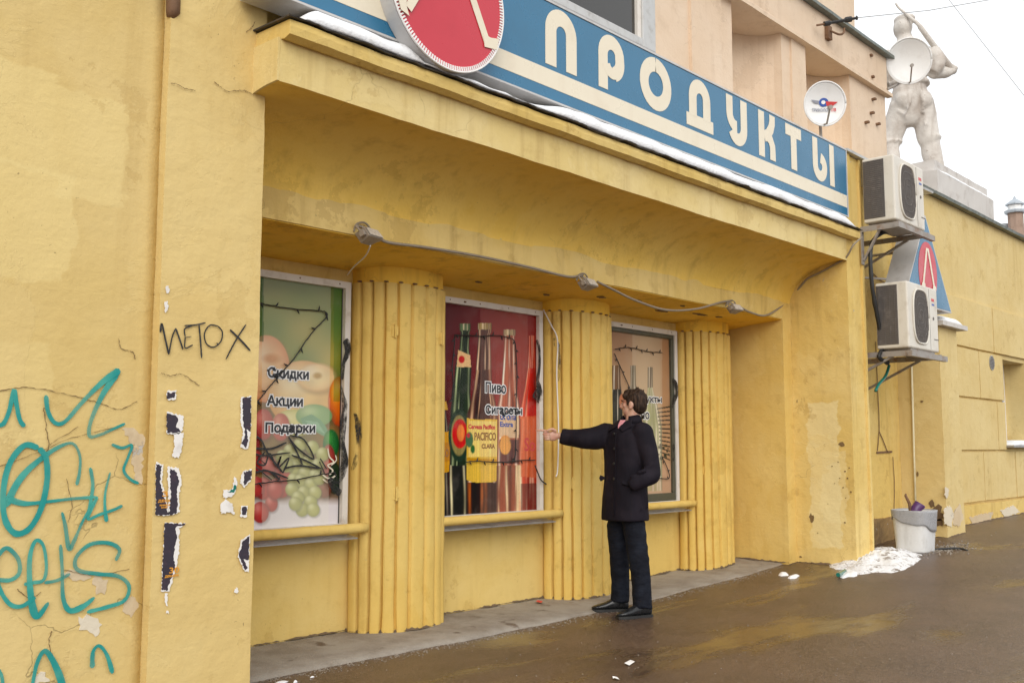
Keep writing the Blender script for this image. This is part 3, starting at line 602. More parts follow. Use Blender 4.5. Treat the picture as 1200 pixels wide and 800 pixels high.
# round emblem
EK = 4.135/4.05
def em(L_): return [(x*EK, EYE+(z-EYE)*EK) for x, z in L_]
(RX, RZ), RR, RYf = em([(3.925, 3.90)])[0], .458*EK, 4.135
rd_ = MB().tube([(RX, RYf+.012, RZ), (RX, 4.246, RZ)], RR, 72).build('emblem_drum', M['sign_metal'], sg, False)
MB().tube([(RX, RYf+.003, RZ), (RX, RYf+.03, RZ)], RR-.006, 72).build('emblem_disc', M['red'], rd_)
mb = MB()
for k in range(150):
    a = 2*math.pi*k/150; d = Vector((math.cos(a), 0, math.sin(a))); s_ = Vector((-d.z, 0, d.x))
    mb.obox(Vector((RX, RYf-.003, RZ))+d*(RR-.034)-s_*.005, s_*.010, (0, .006, 0), d*.030)
mb.build('beading', M['teeth'], rd_)['kind'] = 'stuff'
mb = MB().tube([(RX+(RR-.003)*math.cos(R(a)), RYf+.002, RZ+(RR-.003)*math.sin(R(a))) for a in range(0, 361, 5)], .006, 6); mb.build('rim', M['teeth'], rd_)
cr = RR-.012
mk = MB(); r_ = ribbon(em([(3.925, 4.30), (4.115, 3.924), (4.235, 3.70)]), [.055, .055, .055], RYf-.0005, .0025); mk.add(r_.v, r_.f)
mk.extrude_y(em([(4.195, 3.745), (4.213, 3.664), (4.317, 3.676), (4.335, 3.75), (4.262, 3.735)]), RYf-.0055, RYf-.0012)
r_ = ribbon(em([(3.925, 4.30), (3.735, 3.924), (3.60, 3.70)]), .055, RYf-.0062, .0022); mk.add(r_.v, r_.f)
mk.extrude_y(em([(3.60, 3.80), (3.578, 3.715), (3.604, 3.655), (3.545, 3.672), (3.515, 3.75)]), RYf-.0125, RYf-.0085)
mk.build('emblem_mark', M['cream'], rd_)
# triangular sign beyond
ts = thing('triangular_sign', (11.42, 4.3, 2.85), 'blue triangular sign with a red oval behind the air conditioners', 'sign')
TY = 4.10; tri = [(10.70, 2.845), (12.135, 2.845), (11.425, 3.885)]
def inset(p, k): c0 = Vector((sum(a for a, b in p)/3, sum(b for a, b in p)/3)); return [tuple(c0+(Vector(q)-c0)*k) for q in p]
MB().extrude_y(tri, TY, TY+.26).build('sign_case', M['sign_metal'], ts)
MB().extrude_y(inset(tri, .95), TY-.003, TY+.01).build('face_panel', M['blue'], ts)
el = [(11.42+.275*math.cos(R(a)), 3.235+.345*math.sin(R(a))) for a in range(0, 360, 8)]
MB().extrude_y(el, TY-.006, TY).build('red_oval', M['red'], ts)
mb = MB(); r_ = ribbon([(11.255, 3.075), (11.40, 3.50), (11.44, 3.50), (11.585, 3.075)], .042, TY-.008, .003); mb.add(r_.v, r_.f)
mb.extrude_y([(11.20, 3.06), (11.31, 3.06), (11.30, 3.10), (11.22, 3.10)], TY-.0135, TY-.0115); mb.extrude_y([(11.53, 3.06), (11.64, 3.06), (11.62, 3.10), (11.545, 3.10)], TY-.0135, TY-.0115)
mb.build('emblem_mark', M['cream'], ts)
mb = MB(); mb.tube([(10.2, 4.72, 3.12), (10.75, 4.30, 3.10)], .012, 6); mb.tube([(12.1, 4.63, 2.95), (12.05, 4.3, 2.93)], .012, 6); mb.tube([(11.4, 4.73, 3.5), (11.4, 4.3, 3.5)], .016, 6); mb.build('stay', M['steel'], ts)
# ------------------------------------------------------------------ air conditioners
def ac_unit(o, label, w_=.80, h_=.675):
    t_ = thing('air_conditioner', (o[0]+w_/2, o[1]+.17, o[2]), label, 'air conditioner', 'air conditioners on wall brackets')
    x, y, z = o; d = .335
    body = MB().box(x, x+w_, y, y+d, z, z+h_).build('casing', M['ac'], t_, bevel=.018, seg=3)
    g_ = MB(); g_.box(x-.004, x+.01, y+.105, y+d-.01, z+.04, z+h_-.03)
    for k in range(30): zz = z+.05+(h_-.09)*k/29; g_.box(x-.010, x-.003, y+.11, y+d-.015, zz-.004, zz+.004)
    for k in range(4): yy = y+.13+.055*k; g_.box(x-.0125, x-.008, yy-.002, yy+.002, z+.045, z+h_-.035)
    g_.build('side_grille', M['ac_dark'], t_)['kind'] = 'stuff'
    cx, cz = x+.335, z+h_*.5; sx, sz = .205, .275
    def st(kx, kz): return [(cx+sx*kx*math.copysign(abs(math.cos(R(a)))**.55, math.cos(R(a))), cz+sz*kz*math.copysign(abs(math.sin(R(a)))**.75, math.sin(R(a)))) for a in range(0, 360, 8)]
    fg = MB().extrude_y(st(1, 1), y-.006, y+.03).build('fan_guard', M['ac_dark'], t_)
    mb = MB(); mb.tube([(a, y-.008, b) for a, b in st(1.03, 1.02)+st(1.03, 1.02)[:1]], .010, 6); mb.build('guard_rim', M['ac'], fg, True)
    mb = MB()
    for k in range(-9, 10):
        xx = cx+k*.021; hh = sz*max(0, 1-abs(k*.021/sx)**2.6)**.45*.97
        if hh > .02: mb.box(xx-.003, xx+.003, y-.012, y-.006, cz-hh, cz+hh)
    for k in range(1, 4): mb.tube([(a, y-.010, b) for a, b in st(k/4, k/4)+st(k/4, k/4)[:1]], .004, 4)
    mb.build('guard_bars', M['ac_dark'], fg)['kind'] = 'stuff'
    MB().box(x+.592, x+.597, y-.0015, y+.01, z+.02, z+h_-.02).build('seam', M['ac_dark'], t_)
    MB().box(x+.66, x+.74, y-.002, y+.01, z+h_-.145, z+h_-.115).build('badge', M['red_print'], t_)
    MB().box(x+.67, x+.74, y-.002, y+.01, z+h_-.19, z+h_-.17).build('badge', M['blue_print'], t_)
    mb = MB(); mb.tube([(x+.70, y-.004, z+h_*.52), (x+.70, y+.02, z+h_*.52)], .018, 10); mb.box(x+.70, x+w_+.004, y-.003, y+.02, z+.13, z+.138); mb.build('handle_recess', M['ac_dark'], t_)
    MB().box(x+.08, x+w_-.08, y+.02, y+d-.02, z-.028, z+.002).build('base_rail', M['steel'], t_)
    return t_
def bracket(o, label, xs_, arm=.52, wall_y=4.72, y0=3.86):
    b_ = thing('wall_bracket', (o[0]+.4, wall_y, o[2]), label, 'bracket', 'steel brackets carrying the air conditioners')
    for xx in xs_:
        mb = MB(); yb = wall_y if xx > 10.13 else 4.275
        mb.box(xx, xx+.05, y0, yb, o[2]-.034, o[2]-.028); mb.box(xx, xx+.006, y0, yb, o[2]-.085, o[2]-.034); mb.box(xx-.002, xx+.052, yb-.012, yb+.002, o[2]-.42, o[2]-.03)
        mb.obox((xx+.02, y0+.22, o[2]-.085), (.03, 0, 0), (0, yb-y0-.24, -.30), (0, .012, .02)); mb.build('bracket_arm', M['steel'], b_)
    MB().box(o[0]-.05, o[0]+.95, y0-.005, y0+.04, o[2]-.092, o[2]-.036).build('cross_bar', M['steel'], b_)
    return b_
A1o, A2o = (10.055, 3.90, 3.585), (10.275, 3.90, 2.30)
ac_unit(A1o, 'upper air conditioner, beside the right end of the blue sign'); ac_unit(A2o, 'lower air conditioner, in front of the triangular sign', .835, .685)
bracket(A1o, 'grey steel bracket under the upper air conditioner', (10.06, 10.80)); bracket(A2o, 'rust streaked bracket under the lower air conditioner', (10.28, 11.02))
# black hoses running down between the units
def hang(pts, r, name, m, label, cat, k=8, n=8, group=None):
    o = MB().tube(spline(pts, k), r, n).build(name, m, None, True); return tag(o, label, cat, group)
hp = [at_y(x, y, 4.20) for x, y in ((1058, 277), (1038, 272), (1024, 281), (1020, 300), (1022, 335), (1026, 360), (1031, 385), (1035, 405), (1030, 418), (1040, 425))]
hang(hp, [.03, .032, .034, .026, .022, .024, .028, .036, .03, .026]*7+[.026]*3, 'hose', M['black'], 'thick black wrapped hose dropping between the two air conditioners', 'hose') if False else None
hp2 = spline(hp, 8); mb = MB()
mb.tube(hp2, [.022+.007*mnoise.noise((i*.3, 0, 0)) for i in range(len(hp2))], 8); mb.tube([p+Vector((.035+.012*math.sin(i*.4), .01, .01)) for i, p in enumerate(hp2)], .013, 6)
tag(mb.build('hose', M['black'], None, True), 'black wrapped hoses dropping between the two air conditioners', 'hose')
hp = [at_y(x, y, 4.25) for x, y in ((1042, 428), (1038, 440), (1030, 450), (1026, 458))]
tag(MB().tube(spline(hp, 8), .016, 8).build('hose', M['green_glass'], None, True), 'short green hose curling under the lower air conditioner', 'hose')
# ------------------------------------------------------------------ satellite dishes
def dish(c, nrm, rad, label, armdir, mount):
    c = Vector(c); nrm = Vector(nrm).normalized(); t_ = thing('satellite_dish', mount, label, 'satellite dish', 'satellite dishes on the peach building')
    ux = nrm.cross(Vector((0, 0, 1))).normalized()*-1; uz = nrm.cross(ux)*1
    if uz.z < 0: uz = -uz
    mb = MB(); N = 40; K = 8; vs = []
    for s_ in (0, -.012):
        for i in range(K+1):
            for k in range(N):
                rr = rad*i/K; vs.append(c+ux*rr*math.cos(2*math.pi*k/N)+uz*rr*1.06*math.sin(2*math.pi*k/N)+nrm*(rr*rr/rad*.28-.28*rad*.6+s_))
    L = (K+1)*N
    fs = [(i*N+k, i*N+(k+1) % N, (i+1)*N+(k+1) % N, (i+1)*N+k) for i in range(K) for k in range(N)]+[(L+i*N+k, L+(i+1)*N+k, L+(i+1)*N+(k+1) % N, L+i*N+(k+1) % N) for i in range(K) for k in range(N)]
    fs += [(K*N+k, K*N+(k+1) % N, L+K*N+(k+1) % N, L+K*N+k) for k in range(N)]
    mb.add(vs, fs); d_ = mb.build('reflector', M['dish'], t_, True)
    mb = MB().tube([c+ux*rad*math.cos(2*math.pi*k/N)+uz*rad*1.06*math.sin(2*math.pi*k/N)+nrm*(rad*.28*.4) for k in range(N+1)], .008, 6); mb.build('rim', M['dish'], d_, True)
    foot = c-uz*rad*.98; tip = c+nrm*rad*1.0-uz*rad*.30+ux*armdir
    a_ = MB().tube([foot, foot+nrm*rad*.5-uz*rad*.02+ux*armdir*.3, tip], .010, 6).build('arm', M['steel'], t_)
    MB().tube([tip-nrm*.03, tip+nrm*.03], .022, 10).build('receiver', M['steel'], a_)
    m_ = Vector(mount); MB().tube([c-nrm*.06, c-nrm*.16-uz*rad*.55, m_*.5+(c-nrm*.16-uz*rad*.8)*.5, m_], .017, 8).build('mast', M['steel'], t_)
    return t_, d_, ux, uz, nrm, c
cpos = at_y(966, 122, 4.50); toC = (EYEP-cpos).normalized()
t1, d1, ux, uz, nn, cc = dish(cpos, toC+Vector((.12, -.25, .12)), .215, 'white satellite dish with a blue and red emblem above the right end of the sign', .0, (cpos.x+.05, 4.56, 4.30))
def on_dish(a, b, off): return cc+ux*a+uz*b+nn*((a*a+b*b)/.215*.28-.036+off)
def dish_poly(pts, m, name, off=.006):
    me = bpy.data.meshes.new(name); P = [on_dish(a, b, off) for a, b in pts]; me.from_pydata(P, [], [tuple(range(len(P)))]); return link(name, me, m, d1)
dish_poly([(.05*math.cos(R(a)), .02+.045*math.sin(R(a))) for a in range(0, 360, 20)], M['blue_print'], 'emblem_globe', .008)
dish_poly([(.022*math.cos(R(a))-.004, .02+.02*math.sin(R(a))) for a in range(0, 360, 30)], M['text_white'], 'emblem_ring', .013)
dish_poly([(-.14, .045), (-.05, .035), (-.05, .005), (-.10, .01)], M['grey_print'], 'emblem_wing', .010)
dish_poly([(.02, .03), (.14, .02), (.09, -.02), (.03, -.015)], M['red_print'], 'emblem_wing', .011)
me = text_mesh('ТРИКОЛОР', .19, .032, .003); n = len(me.vertices); co = np.empty(n*3, 'f'); me.vertices.foreach_get('co', co); co = co.reshape(-1, 3)
me.vertices.foreach_set('co', np.array([tuple(on_dish(a-.125, b-.075, .012)) for a, b, _ in co], 'f').ravel()); link('lettering', me, M['grey_print'], d1)
me = text_mesh('ТВ', .05, .032, .003); n = len(me.vertices); co = np.empty(n*3, 'f'); me.vertices.foreach_get('co', co); co = co.reshape(-1, 3)
me.vertices.foreach_set('co', np.array([tuple(on_dish(a+.072, b-.075, .012)) for a, b, _ in co], 'f').ravel()); link('lettering', me, M['red_print'], d1)
cpos = at_y(1065, 72, 4.75); toC = (EYEP-cpos).normalized()
dish(cpos, toC+Vector((.05, -.12, .1)), .275, 'plain white satellite dish on an arm in front of the statue', .0, tuple(at_y(1040, 105, 4.97)))
# ------------------------------------------------------------------ floodlights under the cornice, cables
def floodlight(px, py, label, s_=1., tilt=20, yaw=0):
    p = at_y(px, py, 4.80); t_ = thing('floodlight', p, label, 'floodlight', 'small floodlights along the beam edge')
    Mx = Matrix.Translation(p) @ Matrix.Rotation(R(yaw), 4, 'Z') @ Matrix.Rotation(R(-tilt), 4, 'X') @ Matrix.Scale(s_, 4)
    def tf(mb): mb.v = [tuple(Mx @ Vector(v)) for v in mb.v]; return mb
    mb = MB(); mb.add([(-.075, -.02, .045), (.075, -.02, .045), (.06, .09, .05), (-.06, .09, .05), (-.088, -.045, -.05), (.088, -.045, -.05), (.055, .07, -.045), (-.055, .07, -.045)], [(0, 1, 2, 3), (4, 5, 6, 7), (0, 1, 5, 4), (1, 2, 6, 5), (2, 3, 7, 6), (3, 0, 4, 7)])
    tf(mb).build('housing', M['lamp'], t_, bevel=.007*s_)
    mb = MB(); mb.add([(-.07, -.031, .035), (.07, -.031, .035), (.08, -.051, -.043), (-.08, -.051, -.043)], [(0, 1, 2, 3)]); tf(mb).build('lens', M['lamp_glass'], t_)
    mb = MB(); mb.tube([(-.095, .0, -.01), (-.09, .03, .07), (-.03, .06, .11), (.03, .06, .11), (.085, .03, .07), (.095, .0, -.01)], .009, 6); mb.box(-.11, -.085, -.02, .02, -.03, .01); mb.box(.085, .11, -.02, .02, -.03, .01)
    tf(mb).build('mounting_bow', M['lamp'], t_)
    mb = MB(); mb.tube(spline([(.06, .05, .04), (.09, .04, .10), (.03, .03, .13), (-.05, .05, .11), (-.07, .08, .06)], 6), .008, 6); tf(mb).build('lead', M['cable'], t_)
floodlight(434, 275, 'dusty floodlight at the left, above the gap between fruit poster and first column', .84, 25, 12)
floodlight(690, 332, 'dusty floodlight in the middle, above the second column', .80, 22, 5)
floodlight(862, 361, 'dusty floodlight at the right end of the beam', .76, 22, -8)
b_ = [at_y(x, y, 4.87) for x, y in ((446, 281), (460, 285), (500, 290), (560, 300), (620, 313), (665, 324), (683, 322))]
tag(MB().tube(spline(b_, 8), .010, 6).build('cable', M['cable'], None, True), 'grey cable along the beam between the left and middle floodlights', 'cable', 'cables on the beam')
b_ = [at_y(x, y, 4.87) for x, y in ((700, 330), (720, 340), (745, 352), (780, 363), (815, 362), (845, 354), (858, 352))]
tag(MB().tube(spline(b_, 8), .010, 6).build('cable', M['cable'], None, True), 'grey cable sagging between the middle and right floodlights', 'cable', 'cables on the beam')
b_ = [at_y(868, 360, 4.87), at_y(880, 366, 4.87), at_y(899, 369, 4.87)]+[at_x(x, y, 9.68) for x, y in ((924, 352), (940, 333), (947, 326), (965, 317), (988, 304))]+[at_y(994, 298, 4.24), at_y(1000, 287, 4.18), at_y(1010, 278, 4.15)]
tag(MB().tube(spline(b_, 6), .010, 6).build('cable', M['cable'], None, True), 'grey cable climbing the curved end of the canopy at right', 'cable', 'cables on the beam')
b_ = [at_y(x, y, 5.56) for x, y in ((633, 363), (637, 382), (639, 400), (638, 440), (640, 500), (639, 548), (637, 558))]
tag(MB().tube(spline([p-Vector((0, .035+.10*min(1, i/2), 0)) for i, p in enumerate(b_)], 6), .006, 6).build('cable', M['paper'], None, True), 'pale thin cable hanging beside the beer poster window', 'cable')
b_ = [at_y(x, y, 5.52) for x, y in ((627, 545), (630, 553), (634, 562), (640, 567))]
tag(MB().tube(spline(b_, 6), .006, 6).build('cable', M['black'], None, True), 'short black wire end curling below the beer poster window corner', 'cable')
b_ = [at_y(434, 288, 4.82), at_y(428, 300, 5.05), at_y(415, 312, 5.3), at_y(407, 322, 5.54)]
tag(MB().tube(spline(b_, 6), .005, 5).build('cable', M['paper'], None, True), 'thin pale wire from the left floodlight to the fruit poster window', 'cable')
# ------------------------------------------------------------------ overhead wires
p0, p1 = at_y(957, 30, 4.92), at_y(1006, 21, 4.6)
far = at_y(1160, 0, 4.0)
ow = thing('overhead_wire', p0, 'overhead wire with a black tensioner hooked to the peach parapet', 'wire')
d = (p1-p0); MB().tube([p0, p0+d*.2], .012, 6).build('eye_bolt', M['rust'], ow)
mb = MB().tube([p0+d*.18, p0+d*.3, p0+d*.34, p0+d*.66, p0+d*.7, p0+d*.82, p0+d*.84, p0+d*.94, p0+d*.96], [.03, .03, .018, .018, .034, .034, .016, .016, .028], 8); mb.build('tensioner', M['black'], ow)
MB().tube([p0+d*(.95), p1, p1+(far-p1)*.5-Vector((0, 0, .03)), far, far+(far-p1)*3], .005, 5).build('wire', M['sill'], ow)
q = at_y(974, 36, 4.92); mb = MB(); mb.box(q.x-.05, q.x+.05, 4.93, 4.985, q.z-.10, q.z+.06); mb.tube(spline([(q.x, 4.93, q.z), (q.x+.08, 4.86, q.z-.04), (q.x+.16, 4.84, q.z+.0), (q.x+.18, 4.84, q.z+.06)], 5), .013, 6); mb.build('hook_plate', M['rust'], ow)
a, b = at_y(1112, 0, 7.0), at_y(1200, 112, 6.0)
tag(MB().tube([a+(a-b)*1.5, a, b, b+(b-a)*2], .006, 5).build('overhead_wire', M['sill'], None), 'thin bare wire crossing the sky at the upper right', 'wire')
# ------------------------------------------------------------------ snow
def snow_mound(x0, x1, y0, y1, zf, hf, n=90, k=9, seed=0, name='snow'):
    mb = MB(); rows = []
    for i in range(n+1):
        x = x0+(x1-x0)*i/n; e = min(1, (i+.001)/5, (n-i+.001)/5)**.6; h = hf(x)*e
        yf = y0+.018*mnoise.noise((x*4, seed, 0)); z = zf(x); row = []
        for j in range(k+1):
            s_ = j/k; prof_ = math.sin(min(1, s_/.38)*math.pi/2)**.75
            row.append((x, yf+(y1-yf)*(s_**1.3), z+h*prof_*(1+.10*mnoise.noise((x*6, s_*3, seed)))))
        rows.append([(x, yf+.01, z-.004)]+row+[(x, y1, z-.004)])
    m_ = len(rows[0]); mb.add([p for r in rows for p in r], [(i*m_+j, i*m_+j+1, (i+1)*m_+j+1, (i+1)*m_+j) for i in range(n) for j in range(m_-1)]+[tuple(range(m_)), tuple(n*m_+j for j in range(m_))[::-1]])
    return mb.build(name, M['snow'], None, True)
tag(snow_mound(3.02, 3.86, 4.172, 4.50, lambda x: 3.49, lambda x: .10+.02*mnoise.noise((x*2.5, 0, 0)), 40, seed=1), 'short strip of snow at the left end of the canopy ledge', 'snow', 'snow lying along the canopy ledge', 'stuff')
tag(snow_mound(4.62, 9.74, 4.172, 4.50, lambda x: 3.488, lambda x: .108+.025*mnoise.noise((x*1.4, 0, 0))-.09*max(0, 1-abs(x-4.75)/.5), 170, seed=2), 'long strip of snow on the canopy ledge beneath the lettering', 'snow', 'snow lying along the canopy ledge', 'stuff')
tag(snow_mound(3.84, 4.66, 4.172, 4.50, lambda x: 3.488, lambda x: .03+.02*mnoise.noise((x*5, 0, 0)), 40, seed=7), 'thin snow trace on the canopy ledge under the round emblem', 'snow', 'snow lying along the canopy ledge', 'stuff')
tag(snow_mound(4.2, 9.70, 4.27, 4.46, lambda x: 4.293, lambda x: max(.004, .028+.035*mnoise.noise((x*7, 1, 0))), 180, 5, seed=3), 'thin crust of snow along the top of the sign', 'snow', None, 'stuff')
tag(snow_mound(12.02, 12.76, 4.165, 4.6, lambda x: 2.755, lambda x: .085, 24, seed=4), 'pillow of snow on the small portal canopy', 'snow', None, 'stuff')
tag(snow_mound(winx+.02, winx1+.03, 4.50, 4.80, lambda x: zs0-.004, lambda x: .07, 20, seed=5), 'snow on the sill of the annex window', 'snow', None, 'stuff')
def snow_patch(cx, cy, a, b, h, ang, label, seed, m='dirty_snow', n=26, nr=9):
    vs = []; ca, sa = math.cos(R(ang)), math.sin(R(ang))
    for i in range(nr+1):
        for k in range(n):
            th = 2*math.pi*k/n; ed = 1+.34*mnoise.noise((math.cos(th)*1.6, math.sin(th)*1.6, seed))+.2*mnoise.noise((math.cos(th)*5, math.sin(th)*5, seed))+.10*mnoise.noise((math.cos(th)*14, math.sin(th)*14, seed)); r_ = i/nr
            lx, ly = a*r_*ed*math.cos(th), b*r_*ed*math.sin(th); x, y = cx+lx*ca-ly*sa, cy+lx*sa+ly*ca
            z = ground(x, y)+h*max(0, 1-r_**2.2)*(1+.55*mnoise.noise((x*6, y*6, seed)))+.03*h/.1*mnoise.noise((x*18, y*18, seed))*(1-r_)+.015*h/.1*mnoise.noise((x*50, y*50, seed))*(1-r_)-.006
            vs.append((x, y, z))
    fs = [(i*n+k, i*n+(k+1) % n, (i+1)*n+(k+1) % n, (i+1)*n+k) for i in range(nr) for k in range(n)]
    return tag(MB().add(vs, fs).build('snow_heap', M[m], None, True), label, 'snow', None, 'stuff')
c_ = at_z(1040, 651, .22); snow_patch(c_.x+.02, c_.y+.08, .80, .36, .095, 8, 'dirty heap of melting snow in front of the litter bin', 2, n=60, nr=22)
c_ = at_z(998, 662, .19); snow_patch(c_.x, c_.y+.02, .30, .085, .03, 12, 'thin spread of snow at the foot of the right pilaster', 6, 'snow')
c_ = at_z(918, 671, .11); snow_patch(c_.x, c_.y, .10, .05, .03, 30, 'first of two small snow lumps by the ledge end', 8, 'snow', 16, 4)
c_ = at_z(930, 672, .12); snow_patch(c_.x, c_.y, .12, .05, .03, 10, 'second of two small snow lumps by the ledge end', 9, 'snow', 16, 4)
for i, (px, py, s_) in enumerate(((330, 797, .06), (346, 797, .02), (366, 791, .022))):
    c_ = at_z(px, py, .01); snow_patch(c_.x, c_.y, s_, s_*.5, .015, 10, ('largest', 'smallest and middle', 'rightmost')[i]+' snow scrap lying below the left window ledge', 12+i, 'snow', 14, 3)
# gravel and grit
mb = MB(); rd = random.Random(3)
def pebble(x, y, z, s_):
    a_ = rd.uniform(0, 6.3); q = [Vector((math.cos(a_+k*2.09)*s_*rd.uniform(.7, 1.2), math.sin(a_+k*2.09)*s_*rd.uniform(.5, 1.1), 0)) for k in range(3)]
    b0 = Vector((x, y, z)); mb.add([b0+v for v in q]+[b0+v*.55+Vector((0, 0, s_*.7)) for v in q], [(0, 1, 4, 3), (1, 2, 5, 4), (2, 0, 3, 5), (3, 4, 5)])
for k in range(2600):
    x = 3.0+6.4*rd.random()**1.25; off = abs(rd.gauss(0, .07)); y = 4.955-off+.02*rd.random(); pebble(x, y, ground(x, y)-.001, rd.choice((.0025, .003, .004, .005, .007)))
for k in range(900):
    x = rd.uniform(2.5, 12); y = rd.uniform(1.6, 4.9); pebble(x, y, ground(x, y)-.001, rd.choice((.002, .003, .004, .006)))
for k in range(260):
    x = rd.gauss(11.25, .35); y = rd.gauss(3.98, .12); pebble(x, y, ground(x, y), rd.choice((.006, .01, .014)))
tag(mb.build('grit', M['concrete'], None), 'pale grit scattered along the broken ledge edge and over the asphalt', 'grit', None, 'stuff')
def scrap(px, py, w_, h_, m, label, ang=0, z=.05, name='litter_scrap'):
    p = at_z(px, py, z); zz = max(ground(p.x, p.y), ledge_z(p.x, p.y) if p.y > 5 else -1)+.004; ca, sa = math.cos(ang), math.sin(ang)
    mb = MB(); mb.add([(p.x+a*w_*ca-b*h_*sa, p.y+a*w_*sa+b*h_*ca, zz+c0) for a, b, c0 in ((-.5, -.5, 0), (.5, -.4, .006), (.55, .5, .012), (0, .6, .004), (-.5, .45, .01))], [(0, 1, 2, 3, 4)])
    return tag(mb.build(name, m, None), label, 'litter')
scrap(632, 706, .06, .05, M['red_print'], 'scrap of red litter on the ledge below the beer poster', .4)
scrap(738, 778, .09, .035, M['paper'], 'small pale litter scrap on the wet asphalt in the foreground', .2, .0)
scrap(722, 796, .04, .03, M['paper'], 'tiny pale litter scrap at the very bottom edge of the asphalt', .9, .0)
p = at_z(987, 663, .19); tag(MB().tube([(p.x-.16, p.y-.03, ground(p.x, p.y)+.02), (p.x+.16, p.y+.05, ground(p.x, p.y)+.02)], [.02, .02], 8).build('bottle_shard', M['green_glass'], None), 'dark green bottle piece lying flat by the thin snow', 'bottle')
p = at_z(1029, 645, .22); tag(MB().tube([(p.x, p.y+.1, .2), (p.x, p.y+.1, .30), (p.x, p.y+.1, .34)], [.03, .03, .012], 10).build('bottle', M['green_glass'], None, True), 'teal green bottle standing against the right pilaster', 'bottle')
# ------------------------------------------------------------------ printed posters behind the glass
class Print:
    """a printed sheet: a fine grid whose colours are laid out like the artwork; (u, v) are artwork units"""
    def __init__(s, x0, x1, z0, z1, Y, st=.005):
        s.nx, s.nz = int((x1-x0)/st), int((z1-z0)/st); s.Y = Y
        X, Z = np.meshgrid(np.linspace(x0, x1, s.nx), np.linspace(z0, z1, s.nz)); s.X, s.Z = X, Z
        dv = np.stack([X, np.full_like(X, Y), Z-EYE], -1); dp = dv @ np.array(fw)
        s.u = 600+F_PX*(dv @ np.array(rt))/dp; s.v = 400-F_PX*(dv @ np.array(up))/dp
        s.c = np.zeros(X.shape+(3,))
    def put(s, mask, col): m = np.clip(mask, 0, 1)[..., None]; s.c = s.c*(1-m)+np.asarray(col)*m
    def ell(s, cx, cy, rx, ry, col, hi=None, lo=None, soft=1., hx=-.3, hy=-.4):
        dx, dy = (s.u-cx)/rx, (s.v-cy)/ry; r = np.sqrt(dx*dx+dy*dy); mk = np.clip((1-r)*min(rx, ry)/soft, 0, 1)
        if lo is not None: sx_, sy_ = (s.u-cx-.12*rx)/(rx*1.14), (s.v-cy-.16*ry)/(ry*1.14); s.put(np.clip((1-np.sqrt(sx_**2+sy_**2))*4, 0, 1)*.45, np.asarray(lo)*.35)
        c = np.ones(s.c.shape)*np.asarray(col)*(1+.07*np.sin(s.u*.21+s.v*.13+cy)*np.sin(s.v*.17-s.u*.05+cx))[..., None]
        if lo is not None: t_ = np.clip(r**2.6, 0, 1)[..., None]; c = c*(1-t_*.75)+np.asarray(lo)*t_*.75
        if hi is not None: t_ = np.exp(-((dx-hx)**2+(dy-hy)**2)*5)[..., None]*.75; c = c*(1-t_)+np.asarray(hi)*t_
        s.put(mk, c)
    def poly(s, pts, col, amt=1.):
        ins = np.zeros(s.u.shape, bool); n = len(pts)
        for i in range(n):
            (x1, y1), (x2, y2) = pts[i], pts[(i+1) % n]
            if y1 == y2: continue
            cnd = ((s.v >= min(y1, y2)) & (s.v < max(y1, y2))); ins ^= cnd & (s.u < (x2-x1)*(s.v-y1)/(y2-y1)+x1)
        s.put(ins*amt, col)
    def bottle(s, prof, fn):
        """prof: (v, centre, half width); fn(q, v) -> colour for q in -1..1"""
        vs_, cs, hs = [np.array(a, float) for a in zip(*prof)]
        c0 = np.interp(s.v, vs_, cs); h0 = np.interp(s.v, vs_, hs); q = (s.u-c0)/h0
        s.put(np.clip((1-np.abs(q))*h0*1.2, 0, 1)*((s.v > vs_[0]) & (s.v < vs_[-1])), fn(np.clip(q, -1, 1), s.v))
    def build(s, name, m, parent, sat=1.08, con=1.12):
        L_ = (s.c @ np.array([.3, .59, .11]))[..., None]; s.c = np.clip(L_+(s.c-L_)*sat, 0, 1); s.c = np.clip(.28*(s.c/.28)**con, 0, .9)
        n = s.nx*s.nz; co = np.stack([s.X, np.full_like(s.X, s.Y), s.Z], -1).reshape(-1, 3).astype('f')
        i = np.arange((s.nx-1)*(s.nz-1)); a = i % (s.nx-1)+(i//(s.nx-1))*s.nx
        me = bpy.data.meshes.new(name); me.vertices.add(n); me.vertices.foreach_set('co', co.ravel())
        fs = np.stack([a, a+1, a+1+s.nx, a+s.nx], 1).ravel().astype('i'); me.loops.add(len(fs)); me.loops.foreach_set('vertex_index', fs)
        me.polygons.add(len(i)); me.polygons.foreach_set('loop_start', np.arange(0, len(fs), 4, dtype='i')); me.update(calc_edges=True)
        ca = me.color_attributes.new('print', 'FLOAT_COLOR', 'POINT'); rgba = np.ones((n, 4), 'f'); rgba[:, :3] = np.clip(s.c, 0, 1).reshape(-1, 3); ca.data.foreach_set('color', rgba.ravel())
        return link(name, me, m, parent)
def lin(*c): return np.array([((x/255+.055)/1.055)**2.4 if x > 10 else x/255/12.92 for x in c])*.86
M['print'] = mat('printed_vinyl', rough=.45, spec=.2); t = NT(M['print']); at_ = t.n('VertexColor'); at_.layer_name = 'print'
t.out(t.mix(t.math('MULTIPLY', t.ramp(t.noise(t.coord(), 5, 5), .5, .75), .12), at_.outputs[0], (.40, .36, .30)))
def mixc(a, b, t_): t_ = np.asarray(t_)[..., None]; return np.asarray(a)*(1-t_)+np.asarray(b)*t_
